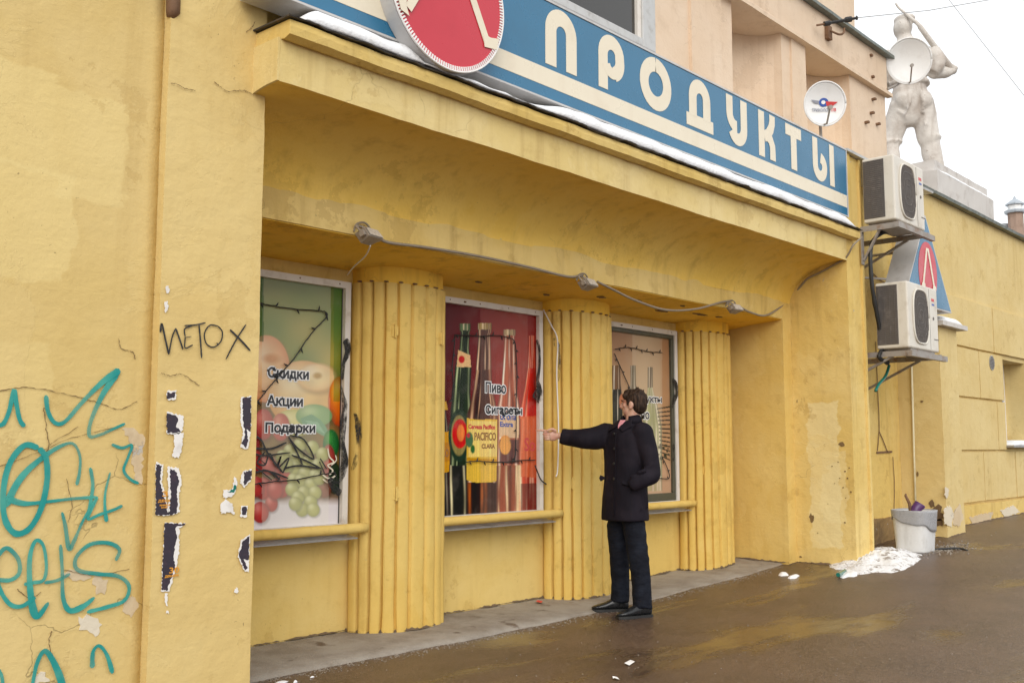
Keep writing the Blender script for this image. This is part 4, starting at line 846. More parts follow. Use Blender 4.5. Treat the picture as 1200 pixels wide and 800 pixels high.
def outline_text(parent, txt, px0, py0, px1, py1, Y):
    """black word with a white edge; (px0, py1) lower left, (px1, py0) upper right on the artwork"""
    a = at_y(px0, py1, Y); b = at_y(px1, py1-(py1-py0), Y); sl = (at_y(px1, py1, Y).z-a.z)*0
    wd = b.x-a.x; hg = (at_y(px0, py1, Y).z-at_y(px0, py0, Y).z)*-1
    put_text(txt, a.x, a.z, Y-.0008, wd, hg, M['text_white'], parent, .020)
    put_text(txt, a.x, a.z, Y-.0022, wd, hg, M['text_black'], parent, .0055)
# --- fruit poster
a, b, c_, d = A1; PY = 5.585
po = thing('poster', ((a+b)/2, PY, c_), 'fruit poster with peaches, grapes and tomatoes in the leftmost window', 'poster')
P = Print(a-.005, b+.005, c_-.005, d+.005, PY)
n1 = np.sin(P.u*.09+1)*np.sin(P.v*.07)+.6*np.sin(P.u*.05-P.v*.06); n1 = .5+.3*n1
P.c = mixc(lin(105, 130, 55), lin(190, 170, 85), np.clip(n1, 0, 1)*np.clip((P.v-330)/90, .25, 1))
P.put(np.clip((350-P.v)/25, 0, .6), lin(70, 95, 45)); P.put(np.clip((P.v-560)/60, 0, 1), lin(222, 215, 215)); P.put(((P.v > 470)*(P.v < 600))*.6, lin(120, 60, 50))
P.put(np.clip((P.v-582)/10, 0, 1), lin(228, 222, 224))
pe = lin(225, 165, 110); ph_ = lin(240, 220, 180); pl_ = lin(205, 95, 65)
P.ell(262, 420, 45, 40, pe, ph_, pl_); P.ell(312, 432, 28, 40, lin(232, 190, 140), lin(246, 225, 195), lin(210, 120, 80)); P.ell(318, 420, 13, 8, lin(205, 140, 85), None, None, 5)
P.ell(355, 462, 42, 40, lin(232, 200, 140), lin(245, 232, 200), lin(215, 150, 85)); P.ell(371, 442, 26, 18, lin(238, 215, 165), lin(246, 232, 205), lin(225, 170, 110), 4); P.ell(372, 440, 7, 5, lin(190, 150, 80), None, None, 3)
P.ell(398, 470, 14, 30, lin(230, 120, 40), lin(240, 200, 80), lin(190, 60, 30)); P.ell(260, 495, 30, 30, lin(200, 70, 60), lin(230, 150, 130), lin(150, 40, 40))
P.ell(346, 495, 28, 16, lin(222, 215, 140), lin(235, 230, 180), lin(175, 175, 90))
P.ell(309, 497, 12, 19, lin(190, 75, 65), lin(225, 150, 135), lin(150, 45, 45)); P.ell(329, 500, 11, 17, lin(200, 95, 80), lin(225, 160, 140), lin(160, 60, 55)); P.ell(285, 520, 20, 26, lin(180, 60, 55), lin(215, 130, 120), lin(120, 30, 35))
P.ell(368, 487, 22, 14, lin(150, 185, 130), lin(200, 215, 170), lin(110, 150, 95)); P.poly([(352, 490), (365, 485), (376, 492), (384, 503), (382, 512), (374, 508), (366, 503), (355, 498)], lin(120, 165, 130)); P.poly([(356, 492), (372, 494), (381, 508), (370, 502)], lin(150, 190, 160))
P.ell(388, 520, 10, 18, lin(40, 120, 55), lin(90, 170, 80), lin(20, 80, 40)); P.ell(385, 545, 9, 26, lin(170, 60, 50), lin(210, 130, 110), lin(110, 30, 30)); P.ell(392, 560, 8, 20, lin(40, 60, 35), None, None)
P.ell(380, 570, 9, 14, lin(150, 90, 70), lin(190, 140, 110), lin(110, 60, 50))
for (x, y, r_) in ((297, 540, 12), (282, 560, 15), (314, 545, 10), (330, 570, 11), (309, 572, 11), (335, 552, 13), (318, 590, 8), (300, 570, 10), (322, 573, 10), (305, 600, 10.5), (276, 595, 14)):
    P.ell(x, y, r_, r_*1.25, lin(190, 62, 55), lin(232, 150, 140), lin(135, 35, 38))
rg_ = random.Random(5)
for (x, y) in ((352, 520), (366, 524), (378, 532), (340, 528), (331, 535), (348, 536), (361, 541), (372, 545), (345, 548), (336, 545), (357, 554), (369, 557), (344, 562), (352, 563), (364, 567), (374, 560), (342, 573), (356, 577), (369, 577), (349, 583), (364, 588), (354, 597), (367, 597), (346, 590)):
    P.ell(x, y, 8.2, 8.6, lin(182, 182, 112), lin(226, 226, 180), lin(128, 132, 72), 1., -.3, -.45)
P.put(((P.u > 307+.0*P.v) & (P.u < 388-(P.v-330)*.012))*.26, lin(238, 236, 222))
P.put(((P.u > 391) & (P.u < 404) & (P.v < 470))*.45, lin(60, 120, 40)); P.put(((P.u < 309) & (P.v < 400))*.6, lin(30, 90, 30))
P.build('printed_sheet', M['print'], po)
outline_text(po, 'Скидки', 314, 430, 361.5, 444, PY-.002); outline_text(po, 'Акции', 313, 463, 354.5, 477, PY-.002); outline_text(po, 'Подарки', 311, 495, 369, 509, PY-.002)
MB().box(b-.0075, b-.002, PY-.004, PY-.001, c_, d).build('sheet_edge', M['text_black'], po)
# --- bottle poster
a, b, c_, d = A2
po2 = thing('poster', ((a+b)/2, PY, c_), 'deep red poster of five beer bottles in the middle window', 'poster')
P = Print(a-.005, b+.005, c_-.005, d+.005, PY)
P.c = mixc(lin(90, 12, 28), lin(125, 22, 30), np.clip((P.u-510)/60, 0, 1)); P.c = P.c*(1-np.clip((P.v-470)/120, 0, .75))[..., None]+lin(40, 14, 12)*np.clip((P.v-470)/120, 0, .75)[..., None]
P.put(np.clip((P.u-560)/60, 0, .8)*np.clip((640-P.v)/200, 0, 1), lin(150, 58, 48)); P.put(np.clip((P.v-535)/40, 0, 1)*((P.u > 583))*.9, lin(120, 62, 45)); P.put(np.clip((P.v-560)/40, 0, 1)*((P.u > 583))*.6, lin(70, 35, 28))
def glassy(base, edge, hl=(-.62, .7), hc=(255, 240, 215), ha=.75, core=None, seed=[0]):
    B_, E_ = lin(*base), lin(*edge); H_ = lin(*hc); K_ = lin(*core) if core else B_*.45; seed[0] += 1; rr = random.Random(seed[0]); st = [(rr.uniform(-.9, .9), rr.uniform(.03, .10), rr.choice((-1, -1, 1)), rr.uniform(0, 6)) for _ in range(7)]
    def fn(q, v):
        c = mixc(B_, E_, np.abs(q)**3); c = mixc(c, K_, np.exp(-((q-.15)/.3)**2)*.55)
        for (p_, w_, sg_, ph) in st:
            a_ = np.exp(-((q-p_+.05*np.sin(v*.05+ph))/w_)**2)*(.35+.3*np.sin(v*.11+ph)); c = mixc(c, H_ if sg_ > 0 else K_*.4, np.clip(a_, 0, 1))
        for i, h in enumerate(hl): c = mixc(c, H_, np.clip(np.exp(-((q-h+.06*np.sin(v*.06+i))/.10)**2)*ha*1.25*(1 if i == 0 else .6)*(.8+.3*np.sin(v*.09+i*2)), 0, 1))
        return mixc(c, np.zeros(3)+.01, np.clip((np.abs(q)-.80)/.2, 0, 1)*.75)
    return fn
P.bottle([(440, 515, 3), (470, 516, 5), (500, 516, 9), (605, 515, 11)], glassy((30, 16, 14), (15, 8, 8), (.8,), ha=.25)); P.poly([(505, 508), (527.5, 505), (527.5, 552), (505, 558)], lin(205, 160, 60)); P.poly([(505, 520), (527, 518), (527, 540), (505, 543)], lin(190, 140, 55)); P.poly([(505, 470), (523, 470), (525, 480), (505, 480)], lin(200, 165, 90))
P.bottle([(380, 545, 6.5), (388, 545, 6.5), (389, 545, 5.6), (408, 544, 6), (430, 543, 10), (460, 541, 10.5), (480, 540, 12.5), (604, 538, 12.5)], glassy((40, 62, 30), (25, 40, 22), (-.62, .72), (225, 235, 190), .6, (15, 22, 14)))
P.poly([(537, 410), (551, 416), (552, 430), (535, 430)], lin(222, 190, 150)); P.ell(541, 421, 4, 5, lin(190, 40, 35)); P.bottle([(379, 545, 6.8), (387, 545, 6.8)], glassy((120, 140, 100), (60, 75, 50), (-.3,)))
P.ell(538, 510, 13, 32, lin(30, 60, 40)); P.ell(538, 510, 10, 25, lin(150, 140, 95)); P.ell(539, 508, 9.5, 18, lin(190, 30, 35)); P.ell(540, 507, 5, 11, lin(215, 140, 90)); P.bottle([(545, 538, 12), (604, 538, 12.5)], glassy((28, 30, 22), (12, 14, 10), (-.75, .5), (235, 225, 190), .8))
P.bottle([(380, 568, 8.2), (390, 568, 8.2), (391, 567.5, 7.2), (420, 567, 9), (450, 566.5, 10), (468, 566, 14), (485, 565, 18), (604, 564.5, 18)], glassy((80, 38, 32), (120, 80, 60), (-.75, .78), (250, 225, 195), .75, (45, 20, 20)))
P.bottle([(378.5, 568, 8.6), (386, 568, 8.6)], glassy((190, 170, 120), (120, 95, 60), (-.3,))); P.bottle([(433, 567, 9), (455, 566, 11), (472, 566, 15), (492, 565, 17.5)], glassy((60, 20, 14), (120, 55, 35), (-.8, .8), (250, 215, 180), .6))
P.poly([(547, 489.5), (556, 491), (583, 491.5), (583, 563), (570, 566), (556, 566), (547, 562)], lin(214, 184, 98)); P.poly([(549, 492), (556, 493), (582, 493.5), (582, 535), (549, 535)], lin(228, 206, 138)); P.poly([(547, 536), (583, 538), (583, 541), (547, 540)], lin(190, 150, 60)); P.ell(550, 515, 5, 10, lin(90, 120, 90)); P.ell(554, 526, 3, 6, lin(60, 110, 60)); P.ell(549, 510, 2.5, 3.5, lin(190, 80, 90))
P.bottle([(565, 565, 18), (604, 564.5, 18)], glassy((38, 18, 16), (20, 10, 10), (-.85, .2), (200, 120, 60), .55))
P.bottle([(387, 597, 7.4), (393, 597, 7), (394, 597, 6.3), (430, 597, 8.2), (455, 596.5, 9.5), (475, 596, 13.5), (604, 595.5, 14)], glassy((176, 105, 80), (150, 100, 80), (-.72, .7), (250, 238, 222), .9, (140, 75, 60)))
P.bottle([(386, 597, 7.6), (393, 597, 7.6)], glassy((200, 185, 150), (140, 110, 90), (-.3,))); P.poly([(585, 485), (608, 485), (608, 513), (585, 512)], lin(214, 190, 160)); P.ell(592, 521, 8, 12, lin(205, 150, 90)); P.poly([(585, 515), (608, 515), (608, 543), (585, 542)], lin(60, 45, 55), .75); P.ell(592, 522, 7, 11, lin(214, 165, 105)); P.bottle([(545, 595.5, 14), (604, 595, 14)], glassy((150, 85, 60), (90, 50, 38), (-.1, .75), (240, 225, 190), .6))
P.bottle([(393, 623, 3.8), (400, 623, 3.6), (430, 623, 4.5), (455, 622.5, 8), (478, 622, 13), (604, 621, 14.5)], glassy((190, 70, 45), (215, 120, 90), (-.75, .2), (250, 225, 200), .75)); P.bottle([(431, 623, 4.4), (455, 622.5, 8), (478, 622, 13), (490, 621.5, 14)], glassy((205, 62, 30), (190, 60, 35), (-.8,), (250, 200, 170), .6)); P.poly([(610, 488), (632, 487), (632, 560), (610, 558)], lin(205, 120, 85), .85); P.put(((P.v > 566)*(P.u > 610))*.7, lin(70, 26, 20)); P.put(np.exp(-((P.u-608+(P.v-560)*.02)/2.2)**2)*(P.v > 545)*.7, lin(240, 225, 185))
P.put(((P.u > 563) & (P.u < 618.5))*.11, lin(240, 205, 190)); P.put(((P.u > 618.5))*.15, lin(150, 30, 20))
gr = np.random.default_rng(3); cs = gr.normal(0, 1, P.nx); cs = np.convolve(cs, np.ones(3)/3, 'same'); P.c = np.clip(P.c*(1+.12*cs[None, :]*np.clip((P.v-395)/60, 0, 1))[..., None]*(1+.05*gr.normal(0, 1, P.u.shape))[..., None], 0, 1)
P.build('printed_sheet', M['print'], po2, 1.15, 1.25)
outline_text(po2, 'Пиво', 569, 447.5, 592.5, 459.5, PY-.002); outline_text(po2, 'Сигареты', 569, 474.5, 611.5, 487, PY-.002)
def small(txt, px, py, wpx, hpx, m, sl=0.): a_ = at_y(px, py, PY); k = px_per_m(a_); put_text(txt, a_.x, a_.z, PY-.0015, (at_y(px+wpx, py, PY).x-a_.x), hpx/k, m, po2, .004, 'label_lettering', slant=sl)
M['gold_print'] = mat('brown_label_print', (.30, .14, .05), .5)
small('PACIFICO', 556, 515.5, 25, 9, M['gold_print']); small('CLARA', 564.5, 525, 15, 5, M['gold_print']); small('Cerveza Pacífico', 549, 502, 31, 5, M['red_print'])
small('orona', 586, 491.5, 19, 6, M['blue_print']); small('Extra', 586, 499.5, 15, 5.5, M['blue_print']); small('So', 614.5, 528, 12.5, 15, M['red_print']); small('ELO', 516.5, 535, 9, 9, M['gold_print'])
# --- wine poster
a, b, c_, d = A3
po3 = thing('poster', ((a+b)/2, PY, c_), 'tan poster with wine bottles in the right window behind the man', 'poster')
P = Print(a-.005, b+.005, c_-.005, d+.005, PY)
P.c = mixc(lin(176, 128, 84), lin(206, 168, 120), np.clip((P.v-390)/120, 0, 1)); P.put(np.exp(-((P.u-755)/18)**2)*.5, lin(215, 185, 140)); P.put((P.u > 774)*.5, lin(190, 130, 70)); P.put(np.clip((P.v-535)/15, 0, 1), lin(205, 160, 120))
P.bottle([(428, 722, 5), (448, 722, 5.5), (470, 721, 9), (560, 720, 10)], glassy((50, 48, 25), (25, 26, 15), (-.5,), ha=.3)); P.bottle([(428, 722, 5), (456, 722, 5.5)], glassy((150, 105, 55), (90, 60, 30), (-.4,)))
P.bottle([(428, 742, 3.4), (450, 742, 3.6), (470, 742, 8), (560, 742, 9)], glassy((110, 90, 50), (70, 55, 30), (-.5, .5), ha=.4)); P.bottle([(430, 762, 3.2), (455, 762, 3.4), (476, 763, 8), (500, 764, 12), (575, 764, 12.5)], glassy((168, 172, 100), (140, 140, 80), (-.6, .7), ha=.5)); P.bottle([(430, 762, 3.3), (454, 762, 3.4)], glassy((110, 80, 50), (70, 50, 30), (-.3,)))
for k in range(13): P.poly([(770+k*.35, 478+k*4.6), (785, 475.5+k*5.2), (785.4, 477.2+k*5.2), (770+k*.35, 479.6+k*4.6)], lin(70, 58, 45))
for k in range(16): P.ell(772+rg_.uniform(0, 12), 520+rg_.uniform(0, 18), rg_.uniform(1, 2.5), rg_.uniform(1, 3), lin(60, 62, 40))
P.ell(729, 470, 4, 10, lin(190, 110, 50)); P.put(((P.u > 741) & (P.u < 776))*.22, lin(238, 225, 195)); P.put(((P.v > 560))*.4, lin(190, 150, 115))
P.build('printed_sheet', M['print'], po3, .82)
outline_text(po3, 'Продукты', 735.5, 461.5, 775, 471.5, PY-.002); outline_text(po3, 'Вино', 740, 480, 760.5, 490, PY-.002)
# ------------------------------------------------------------------ unlit fairy lights inside the panes
def fairy(pts, label, Y=5.569, every=9, m='black'):
    q = [at_y(x, y, Y) for x, y in pts]; t_ = thing('string_lights', q[0], label, 'string lights', 'unlit string lights in the windows')
    s_ = spline(q, 10); s_ = [p+Vector((.004*mnoise.noise((i*.5, 1, 0)), 0, .006*mnoise.noise((i*.4, 2, 0)))) for i, p in enumerate(s_)]
    MB().tube(s_, .0042, 5).build('wire', M[m], t_); mb = MB()
    for i in range(3, len(s_)-1, every):
        dd = (s_[i+1]-s_[i]).normalized(); nn_ = Vector((-dd.z, 0, dd.x))*(1 if (i//every) % 2 else -1); mb.tube([s_[i], s_[i]+nn_*.014+dd*.012, s_[i]+nn_*.03+dd*.018], [.004, .006, .002], 5)
    mb.build('bulb', M[m], t_)['kind'] = 'stuff'; return t_
fairy([(301, 354), (318, 358), (345, 362), (373, 364), (382, 366), (382, 372), (364, 392), (346, 418), (330, 437), (316, 453), (304, 468), (298, 474)], 'dark string lights zigzagging across the top of the fruit poster')
fairy([(297, 567), (320, 564), (345, 562), (375, 556), (393, 553)], 'dark string lights crossing the grapes low on the fruit poster')
fairy([(533, 392), (540, 393), (552, 393), (565, 394), (580, 393), (594, 395), (603, 400), (605, 418), (606, 440), (605, 470), (605, 500), (604, 530), (603, 540)], 'dark string lights hanging over the bottle necks on the beer poster', every=7)
fairy([(533, 392), (532, 410), (530, 430), (531, 450), (529, 470)], 'short string lights hanging down the left edge of the beer poster')
fairy([(546, 541), (560, 540), (575, 541), (595, 541), (612, 539), (627, 539)], 'dark string lights crossing the bottle labels low on the beer poster', every=6)
fairy([(721, 409), (735, 407), (748, 409), (760, 412), (776, 413)], 'dark string lights along the top of the wine poster', every=5)
fairy([(720, 414), (728, 432), (736, 450), (745, 470)], 'dark string lights slanting down behind the head of the man')
fairy([(776, 535), (782, 548), (784, 560), (772, 560), (755, 562)], 'loose string lights low on the wine poster beside the coat')
# ------------------------------------------------------------------ graffiti and torn paper (paint and print on the wall)
def stroke(pts, width, Y, m, parent, name='graffiti', k=7, taper=True, label=None, off=.0022, sc_=1.):
    q = [at_y(x, y, Y) for x, y in pts]; s_ = spline([(p.x, p.z) for p in q], k) if len(q) > 2 else [Vector((p.x, p.z)) for p in q]
    n = len(s_); wd = width if hasattr(width, '__len__') else None
    ws = [(np.interp(i/(n-1), np.linspace(0, 1, len(wd)), wd) if wd else width)*(1+.14*mnoise.noise((i*.35, pts[0][0], 0)))*(.55 if taper and i in (0, n-1) else 1) for i in range(n)]
    return s_, ws
def paint(list_, Y, m, parent, name='graffiti', label=None, k=7):
    """the first stroke is the part, the other strokes are its sub-parts"""
    first = None
    for i, (pts, w_) in enumerate(list_):
        s_, ws = stroke(pts, w_, Y, m, parent, k=k); nm = name if first is None else 'paint_stroke'; pa = parent if first is None else first
        o = link(nm, spray_ribbon(s_, ws, Y-.0012-.0003*i), M[m], pa) if m == 'teal' else ribbon(s_, ws, Y-.0002*i, .0016).build(nm, M[m], pa)
        if first is None: first = o; o['label'] = label
    return first
Zg = lambda L: [(x/2.105, 420+y/2.105) for x, y in L]
G = [([(-8, 165), (8, 160), (22, 130), (34, 78), (40, 112), (48, 150), (60, 168)], .018), ([(113, 90), (118, 130), (135, 158), (160, 155), (200, 110), (250, 60), (295, 28)], [.02, .018, .016, .02, .034]), ([(290, 35), (255, 85), (225, 150), (220, 190), (245, 188), (275, 175), (308, 160)], [.03, .018, .014, .012]),
     ([(95, 220), (60, 214), (25, 255), (8, 320), (10, 390), (35, 430), (70, 420), (100, 370), (115, 300), (112, 245), (95, 220)], .024), ([(12, 365), (50, 295), (100, 247), (150, 215), (180, 210), (196, 240), (195, 280), (188, 312)], [.03, .024, .012, .012, .016]), ([(18, 345), (60, 357), (120, 352), (180, 345), (238, 341)], [.03, .016, .012, .014]),
     ([(222, 268), (228, 310), (223, 352), (214, 398)], .016), ([(271, 280), (259, 330), (258, 370), (262, 402)], [.010, .012, .02]), ([(240, 340), (228, 365), (216, 395), (245, 384), (280, 372), (301, 362)], .013), ([(274, 211), (300, 220), (324, 214), (314, 245), (304, 275), (320, 297), (341, 308)], .013),
     ([(152, 378), (160, 412), (169, 468), (182, 448), (204, 398), (236, 343)], [.012, .018, .02, .012, .010]), ([(-6, 545), (25, 545), (46, 528), (44, 495), (20, 468), (3, 474), (-12, 505), (-5, 560), (20, 602), (50, 610), (86, 588)], .017), ([(58, 556), (80, 552), (106, 545), (113, 510), (105, 460), (86, 449), (72, 490), (72, 560), (80, 618), (92, 634), (118, 600)], [.014, .014, .014, .018, .03, .016]),
     ([(148, 458), (152, 520), (154, 588), (170, 620), (200, 612), (232, 588)], [.016, .014, .02, .026, .014]), ([(108, 552), (140, 546), (172, 530)], .014), ([(284, 498), (293, 470), (265, 454), (220, 458), (186, 490), (190, 520), (240, 530), (290, 536), (316, 560), (305, 595), (260, 612), (212, 624)], .017),
     ([(78, 805), (90, 750), (108, 720), (128, 742), (148, 790), (156, 830)], [.014, .018, .02, .03, .03]), ([(226, 762), (228, 722), (243, 707), (262, 730), (276, 775)], [.024, .014, .014, .022]), ([(-6, 765), (3, 785), (6, 815)], .014)]
paint([(Zg(p), [x*.84 for x in w_] if isinstance(w_, list) else w_*.84) for p, w_ in G], YW-.0055, 'teal', shop, label='teal spray paint lettering')
Zm = lambda L: [(170+x/2.35, 370+y/2.35) for x, y in L]
ME = [([(42, 45), (46, 22), (56, 66), (65, 106)], .011), ([(65, 106), (74, 60), (84, 34)], .008), ([(84, 34), (94, 62), (104, 92)], .010), ([(130, 27), (109, 36), (110, 58)], .008), ([(108, 60), (127, 57)], .008), ([(110, 60), (110, 88), (131, 80)], .008), ([(108, 27), (138, 25), (166, 19)], .009), ([(148, 25), (152, 70), (155, 116)], .010), ([(200, 28), (178, 26), (163, 48), (168, 76), (188, 86), (208, 70), (212, 44), (200, 28)], .008), ([(197, 74), (199, 80)], .012), ([(233, 38), (260, 64), (289, 96)], .012), ([(277, 24), (250, 66), (222, 119)], .009)]
paint([(Zm(p), w_*.8) for p, w_ in ME], YP-.007, 'ink', shop, label='black scrawled METOX tag')
Zs = lambda L: [(290+x/5, 465+y/5) for x, y in L]
SC = [([(38, 300), (140, 302), (228, 266)], .013), ([(45, 228), (80, 252), (110, 312), (150, 372), (206, 442)], .012), ([(38, 332), (100, 342), (250, 325)], .010), ([(100, 322), (58, 382), (102, 396), (130, 330), (168, 402), (196, 345), (180, 412), (242, 356), (206, 446)], .011), ([(34, 442), (120, 432), (192, 486)], .012), ([(48, 408), (142, 486)], .012), ([(88, 424), (160, 445), (238, 476)], .011), ([(240, 232), (285, 315), (322, 396)], .012), ([(248, 224), (330, 250), (388, 362), (300, 306), (240, 238)], .011), ([(212, 418), (300, 402), (424, 418)], .012), ([(258, 340), (340, 372), (432, 420)], .012), ([(425, 360), (462, 420)], .015), ([(420, 378), (450, 446)], .013), ([(60, 352), (100, 390)], .01)]
paint([(Zs(p), w_) for p, w_ in SC], 5.5712, 'ink', shop, label='black scribbled tag across the fruit poster window', k=5)
WHT = [([(470, 300), (480, 350), (505, 380), (470, 400), (500, 430), (480, 455)], .010), ([(440, 455), (470, 475), (500, 470), (520, 455)], .010), ([(515, 340), (520, 370), (490, 400)], .008), ([(440, 480), (470, 500), (500, 485)], .009)]
paint([(Zs(p), w_) for p, w_ in WHT], 5.5712, 'cream', shop, label='pale scrawl at the lower right of the fruit poster window', k=5)
paint([([(404, 398), (407, 404), (407, 414), (403, 425), (401, 445)], [.05, .06, .045, .03, .02]), ([(400, 452), (402, 465), (404, 475), (402, 500), (401, 520), (404, 540), (400, 556), (393, 566)], [.015, .03, .045, .05, .045, .06, .06, .04]), ([(386, 560), (392, 572), (399, 578)], .05)], 5.5455, 'spray', shop, label='black spray smear down the right frame of the fruit poster window')
paint([([(629, 398), (632, 410), (632, 430), (630, 446), (632, 456), (633, 470)], [.03, .03, .03, .04, .07, .06]), ([(626, 459), (630, 464), (634, 468)], .09)], 5.5455, 'spray', shop, label='black spray smear on the right frame of the beer poster window')
paint([([(788, 444), (792, 450), (793, 460), (790, 470), (788, 478)], [.03, .055, .06, .045, .03]), ([(789, 520), (790, 530), (789, 540)], .03)], 5.5455, 'spray', shop, label='black spray smear on the right frame of the wine poster window')
def col_hit(px, py, xc):
    d_ = ray(px, py)
    for i in range(400):
        Y = 5.25+.35*i/400; p = EYEP+d_*(Y/d_.y)
        if ((p.x-xc)/.425)**2+((p.y-YB)/.308)**2 < 1: return p, Vector(((p.x-xc)/.425**2, (p.y-YB)/.308**2, 0)).normalized()
    return p, Vector((0, -1, 0))
def col_paint(pts, ws, xc, parent, m='spray', label=None):
    h_ = [col_hit(x, y, xc) for x, y in pts]; P_ = spline([h[0] for h in h_], 6); n = len(P_); vs = []
    for i, p in enumerate(P_):
        nn_ = Vector(((p.x-xc)/.425**2, (p.y-YB)/.308**2, 0)).normalized(); s_ = nn_.cross(Vector((0, 0, 1))); w_ = np.interp(i/(n-1), np.linspace(0, 1, len(ws)), ws)/2*(1+.3*mnoise.noise((i*.6, xc, 0)))
        vs += [p-s_*w_+nn_*.002, p+s_*w_+nn_*.002]
    o = MB().add(vs, [(2*i, 2*i+1, 2*i+3, 2*i+2) for i in range(n-1)]).build('graffiti', M[m], parent); o['label'] = label; return o
col_paint([(650, 396), (652, 402), (654, 412), (655, 430), (653, 445), (651, 455)], [.03, .05, .035, .04, .03, .015], 6.94, cols[1], label='black drip of spray paint on the column')
col_paint([(416, 484), (420, 497), (421, 510), (420, 525), (417, 540), (413, 550)], [.02, .05, .05, .03, .04, .03], 4.88, cols[0], label='black spray arc on the edge of the first column')
# torn bills on the left pilaster
k_ = 0
def bill(polys, label, texts=()):
    global k_
    YQ = YP-.0065; q0 = at_y(*Zm([polys[0][1][0]])[0], YQ); t_ = thing('torn_poster', (q0.x, YP, q0.z), label, 'torn poster', 'remains of torn posters on the pilaster')
    for i, (m, poly) in enumerate(polys):
        k_ += 1; pp = [at_y(x, y, YQ) for x, y in Zm(poly)]; MB().extrude_y(jag([(p.x, p.z) for p in pp], .004, .007, k_), YQ-.0006*(i+1), YQ-.0006*i).build('paper_layer' if m == 'paper' else 'printed_layer', M[m], t_)
    for txt, x, y, w_, h_ in texts:
        p = at_y(*Zm([(x, y)])[0], YQ); kk = px_per_m(p)*2.35; put_text(txt, p.x, p.z, YQ-.0024, w_/kk*1.35, h_/kk, M['orange_print'], t_, .0015)
W_, B_ = 'paper', 'paper_dark'
bill([(W_, [(60, 206), (87, 205), (84, 232), (60, 230)]), (B_, [(61, 212), (84, 210), (80, 226), (61, 228)])], 'small dark torn scrap highest on the left edge of the pilaster')
bill([(W_, [(60, 262), (106, 276), (104, 312), (96, 324), (60, 324)]), (B_, [(60, 266), (80, 272), (92, 285), (86, 304), (98, 320), (60, 322)])], 'torn dark scrap with a white tail, second from the top at the left')
bill([(W_, [(78, 326), (105, 320), (103, 360), (93, 392), (75, 388), (82, 355)])], 'bare white torn strip between dark scraps at the left of the pilaster')
bill([(W_, [(30, 402), (50, 408), (46, 460), (58, 500), (66, 548), (29, 549)]), (B_, [(30, 406), (46, 412), (41, 462), (54, 502), (65, 548), (29, 548)])], 'narrow dark poster strip with orange date at the far left edge', (('3', 47, 497, 12, 14), ('ДЕКА', 35, 514, 27, 8), ('НАЧАЛО В', 40, 523, 22, 4), ('21:00', 44, 529, 14, 4)))
bill([(W_, [(62, 414), (92, 418), (102, 452), (93, 495), (95, 540), (64, 550)]), (B_, [(68, 420), (84, 426), (94, 452), (86, 490), (90, 508), (88, 542), (66, 548), (70, 490)])], 'rounded dark torn scrap with white edges beside the dated strip')
bill([(W_, [(54, 568), (114, 571), (94, 584), (94, 650), (84, 700), (66, 760), (44, 757), (50, 640)]), (B_, [(54, 570), (112, 572), (84, 582), (88, 606), (78, 650), (82, 690), (60, 756), (45, 755), (50, 640)])], 'long dark poster strip with orange 30, lowest at the left', (('30', 66, 708, 22, 15), ('ДЕКАБРЯ', 54, 721, 30, 7)))
bill([(W_, [(264, 224), (292, 220), (291, 322), (284, 366), (262, 362), (270, 320), (262, 290)]), (B_, [(268, 226), (292, 222), (290, 320), (278, 312), (284, 345), (278, 364), (264, 350), (276, 330), (270, 290)])], 'tall ragged dark scrap highest on the right edge of the pilaster')
bill([(W_, [(268, 428), (294, 421), (292, 452), (272, 474), (262, 460)]), (B_, [(272, 430), (293, 424), (291, 450), (272, 466)])], 'small dark scrap on the right edge, second from the top')
bill([(W_, [(264, 522), (283, 522), (280, 554), (262, 552)]), (B_, [(268, 526), (280, 526), (278, 549), (266, 546)])], 'tiny dark scrap on the right edge between larger ones')
bill([(W_, [(262, 618), (289, 600), (287, 640), (285, 706), (272, 700), (256, 664)]), (B_, [(268, 622), (288, 604), (285, 672), (268, 668), (282, 692), (274, 700), (258, 660)])], 'pointed dark scrap lowest on the right edge of the pilaster')
bill([(W_, [(215, 480), (240, 478), (246, 440), (254, 455), (250, 485), (236, 500), (214, 500)]), (W_, [(206, 520), (220, 505), (240, 515), (246, 545), (228, 540), (210, 545)]), ('green_glass', [(226, 484), (240, 478), (246, 464), (252, 470), (246, 484)])], 'white paper remains with a green corner right of the pilaster middle')
bill([(W_, [(54, 640+125), (62, 640+124), (62, 800), (55, 795)]), (W_, [(58, 812), (66, 812), (66, 818), (58, 818)])], 'thin white glue remains under the orange dated strip')
bill([(W_, [(56, -80), (64, -82), (68, -66), (58, -62)]), (W_, [(54, -38), (62, -42), (64, -20), (56, -8)])], 'small white flecks of paper above the black tag')
bill([(W_, [(245, 760), (252, 745), (258, 758), (250, 764)])], 'single white fleck low on the right of the pilaster')
def folds(me, amp, sc_, seed, zs=1.):
    bm = bmesh.new(); bm.from_mesh(me); bm.normal_update()
    for v in bm.verts:
        p = v.co; n_ = mnoise.noise((p.x*sc_+seed, p.y*sc_, p.z*sc_*zs)); n2_ = mnoise.noise((p.x*sc_*2.3, p.y*sc_*2.3+seed, p.z*sc_*2.3*zs)); v.co = p+v.normal*amp*((1-abs(n_)*2.2)*.7+n2_*.5)
    bm.to_mesh(me); bm.free(); return me
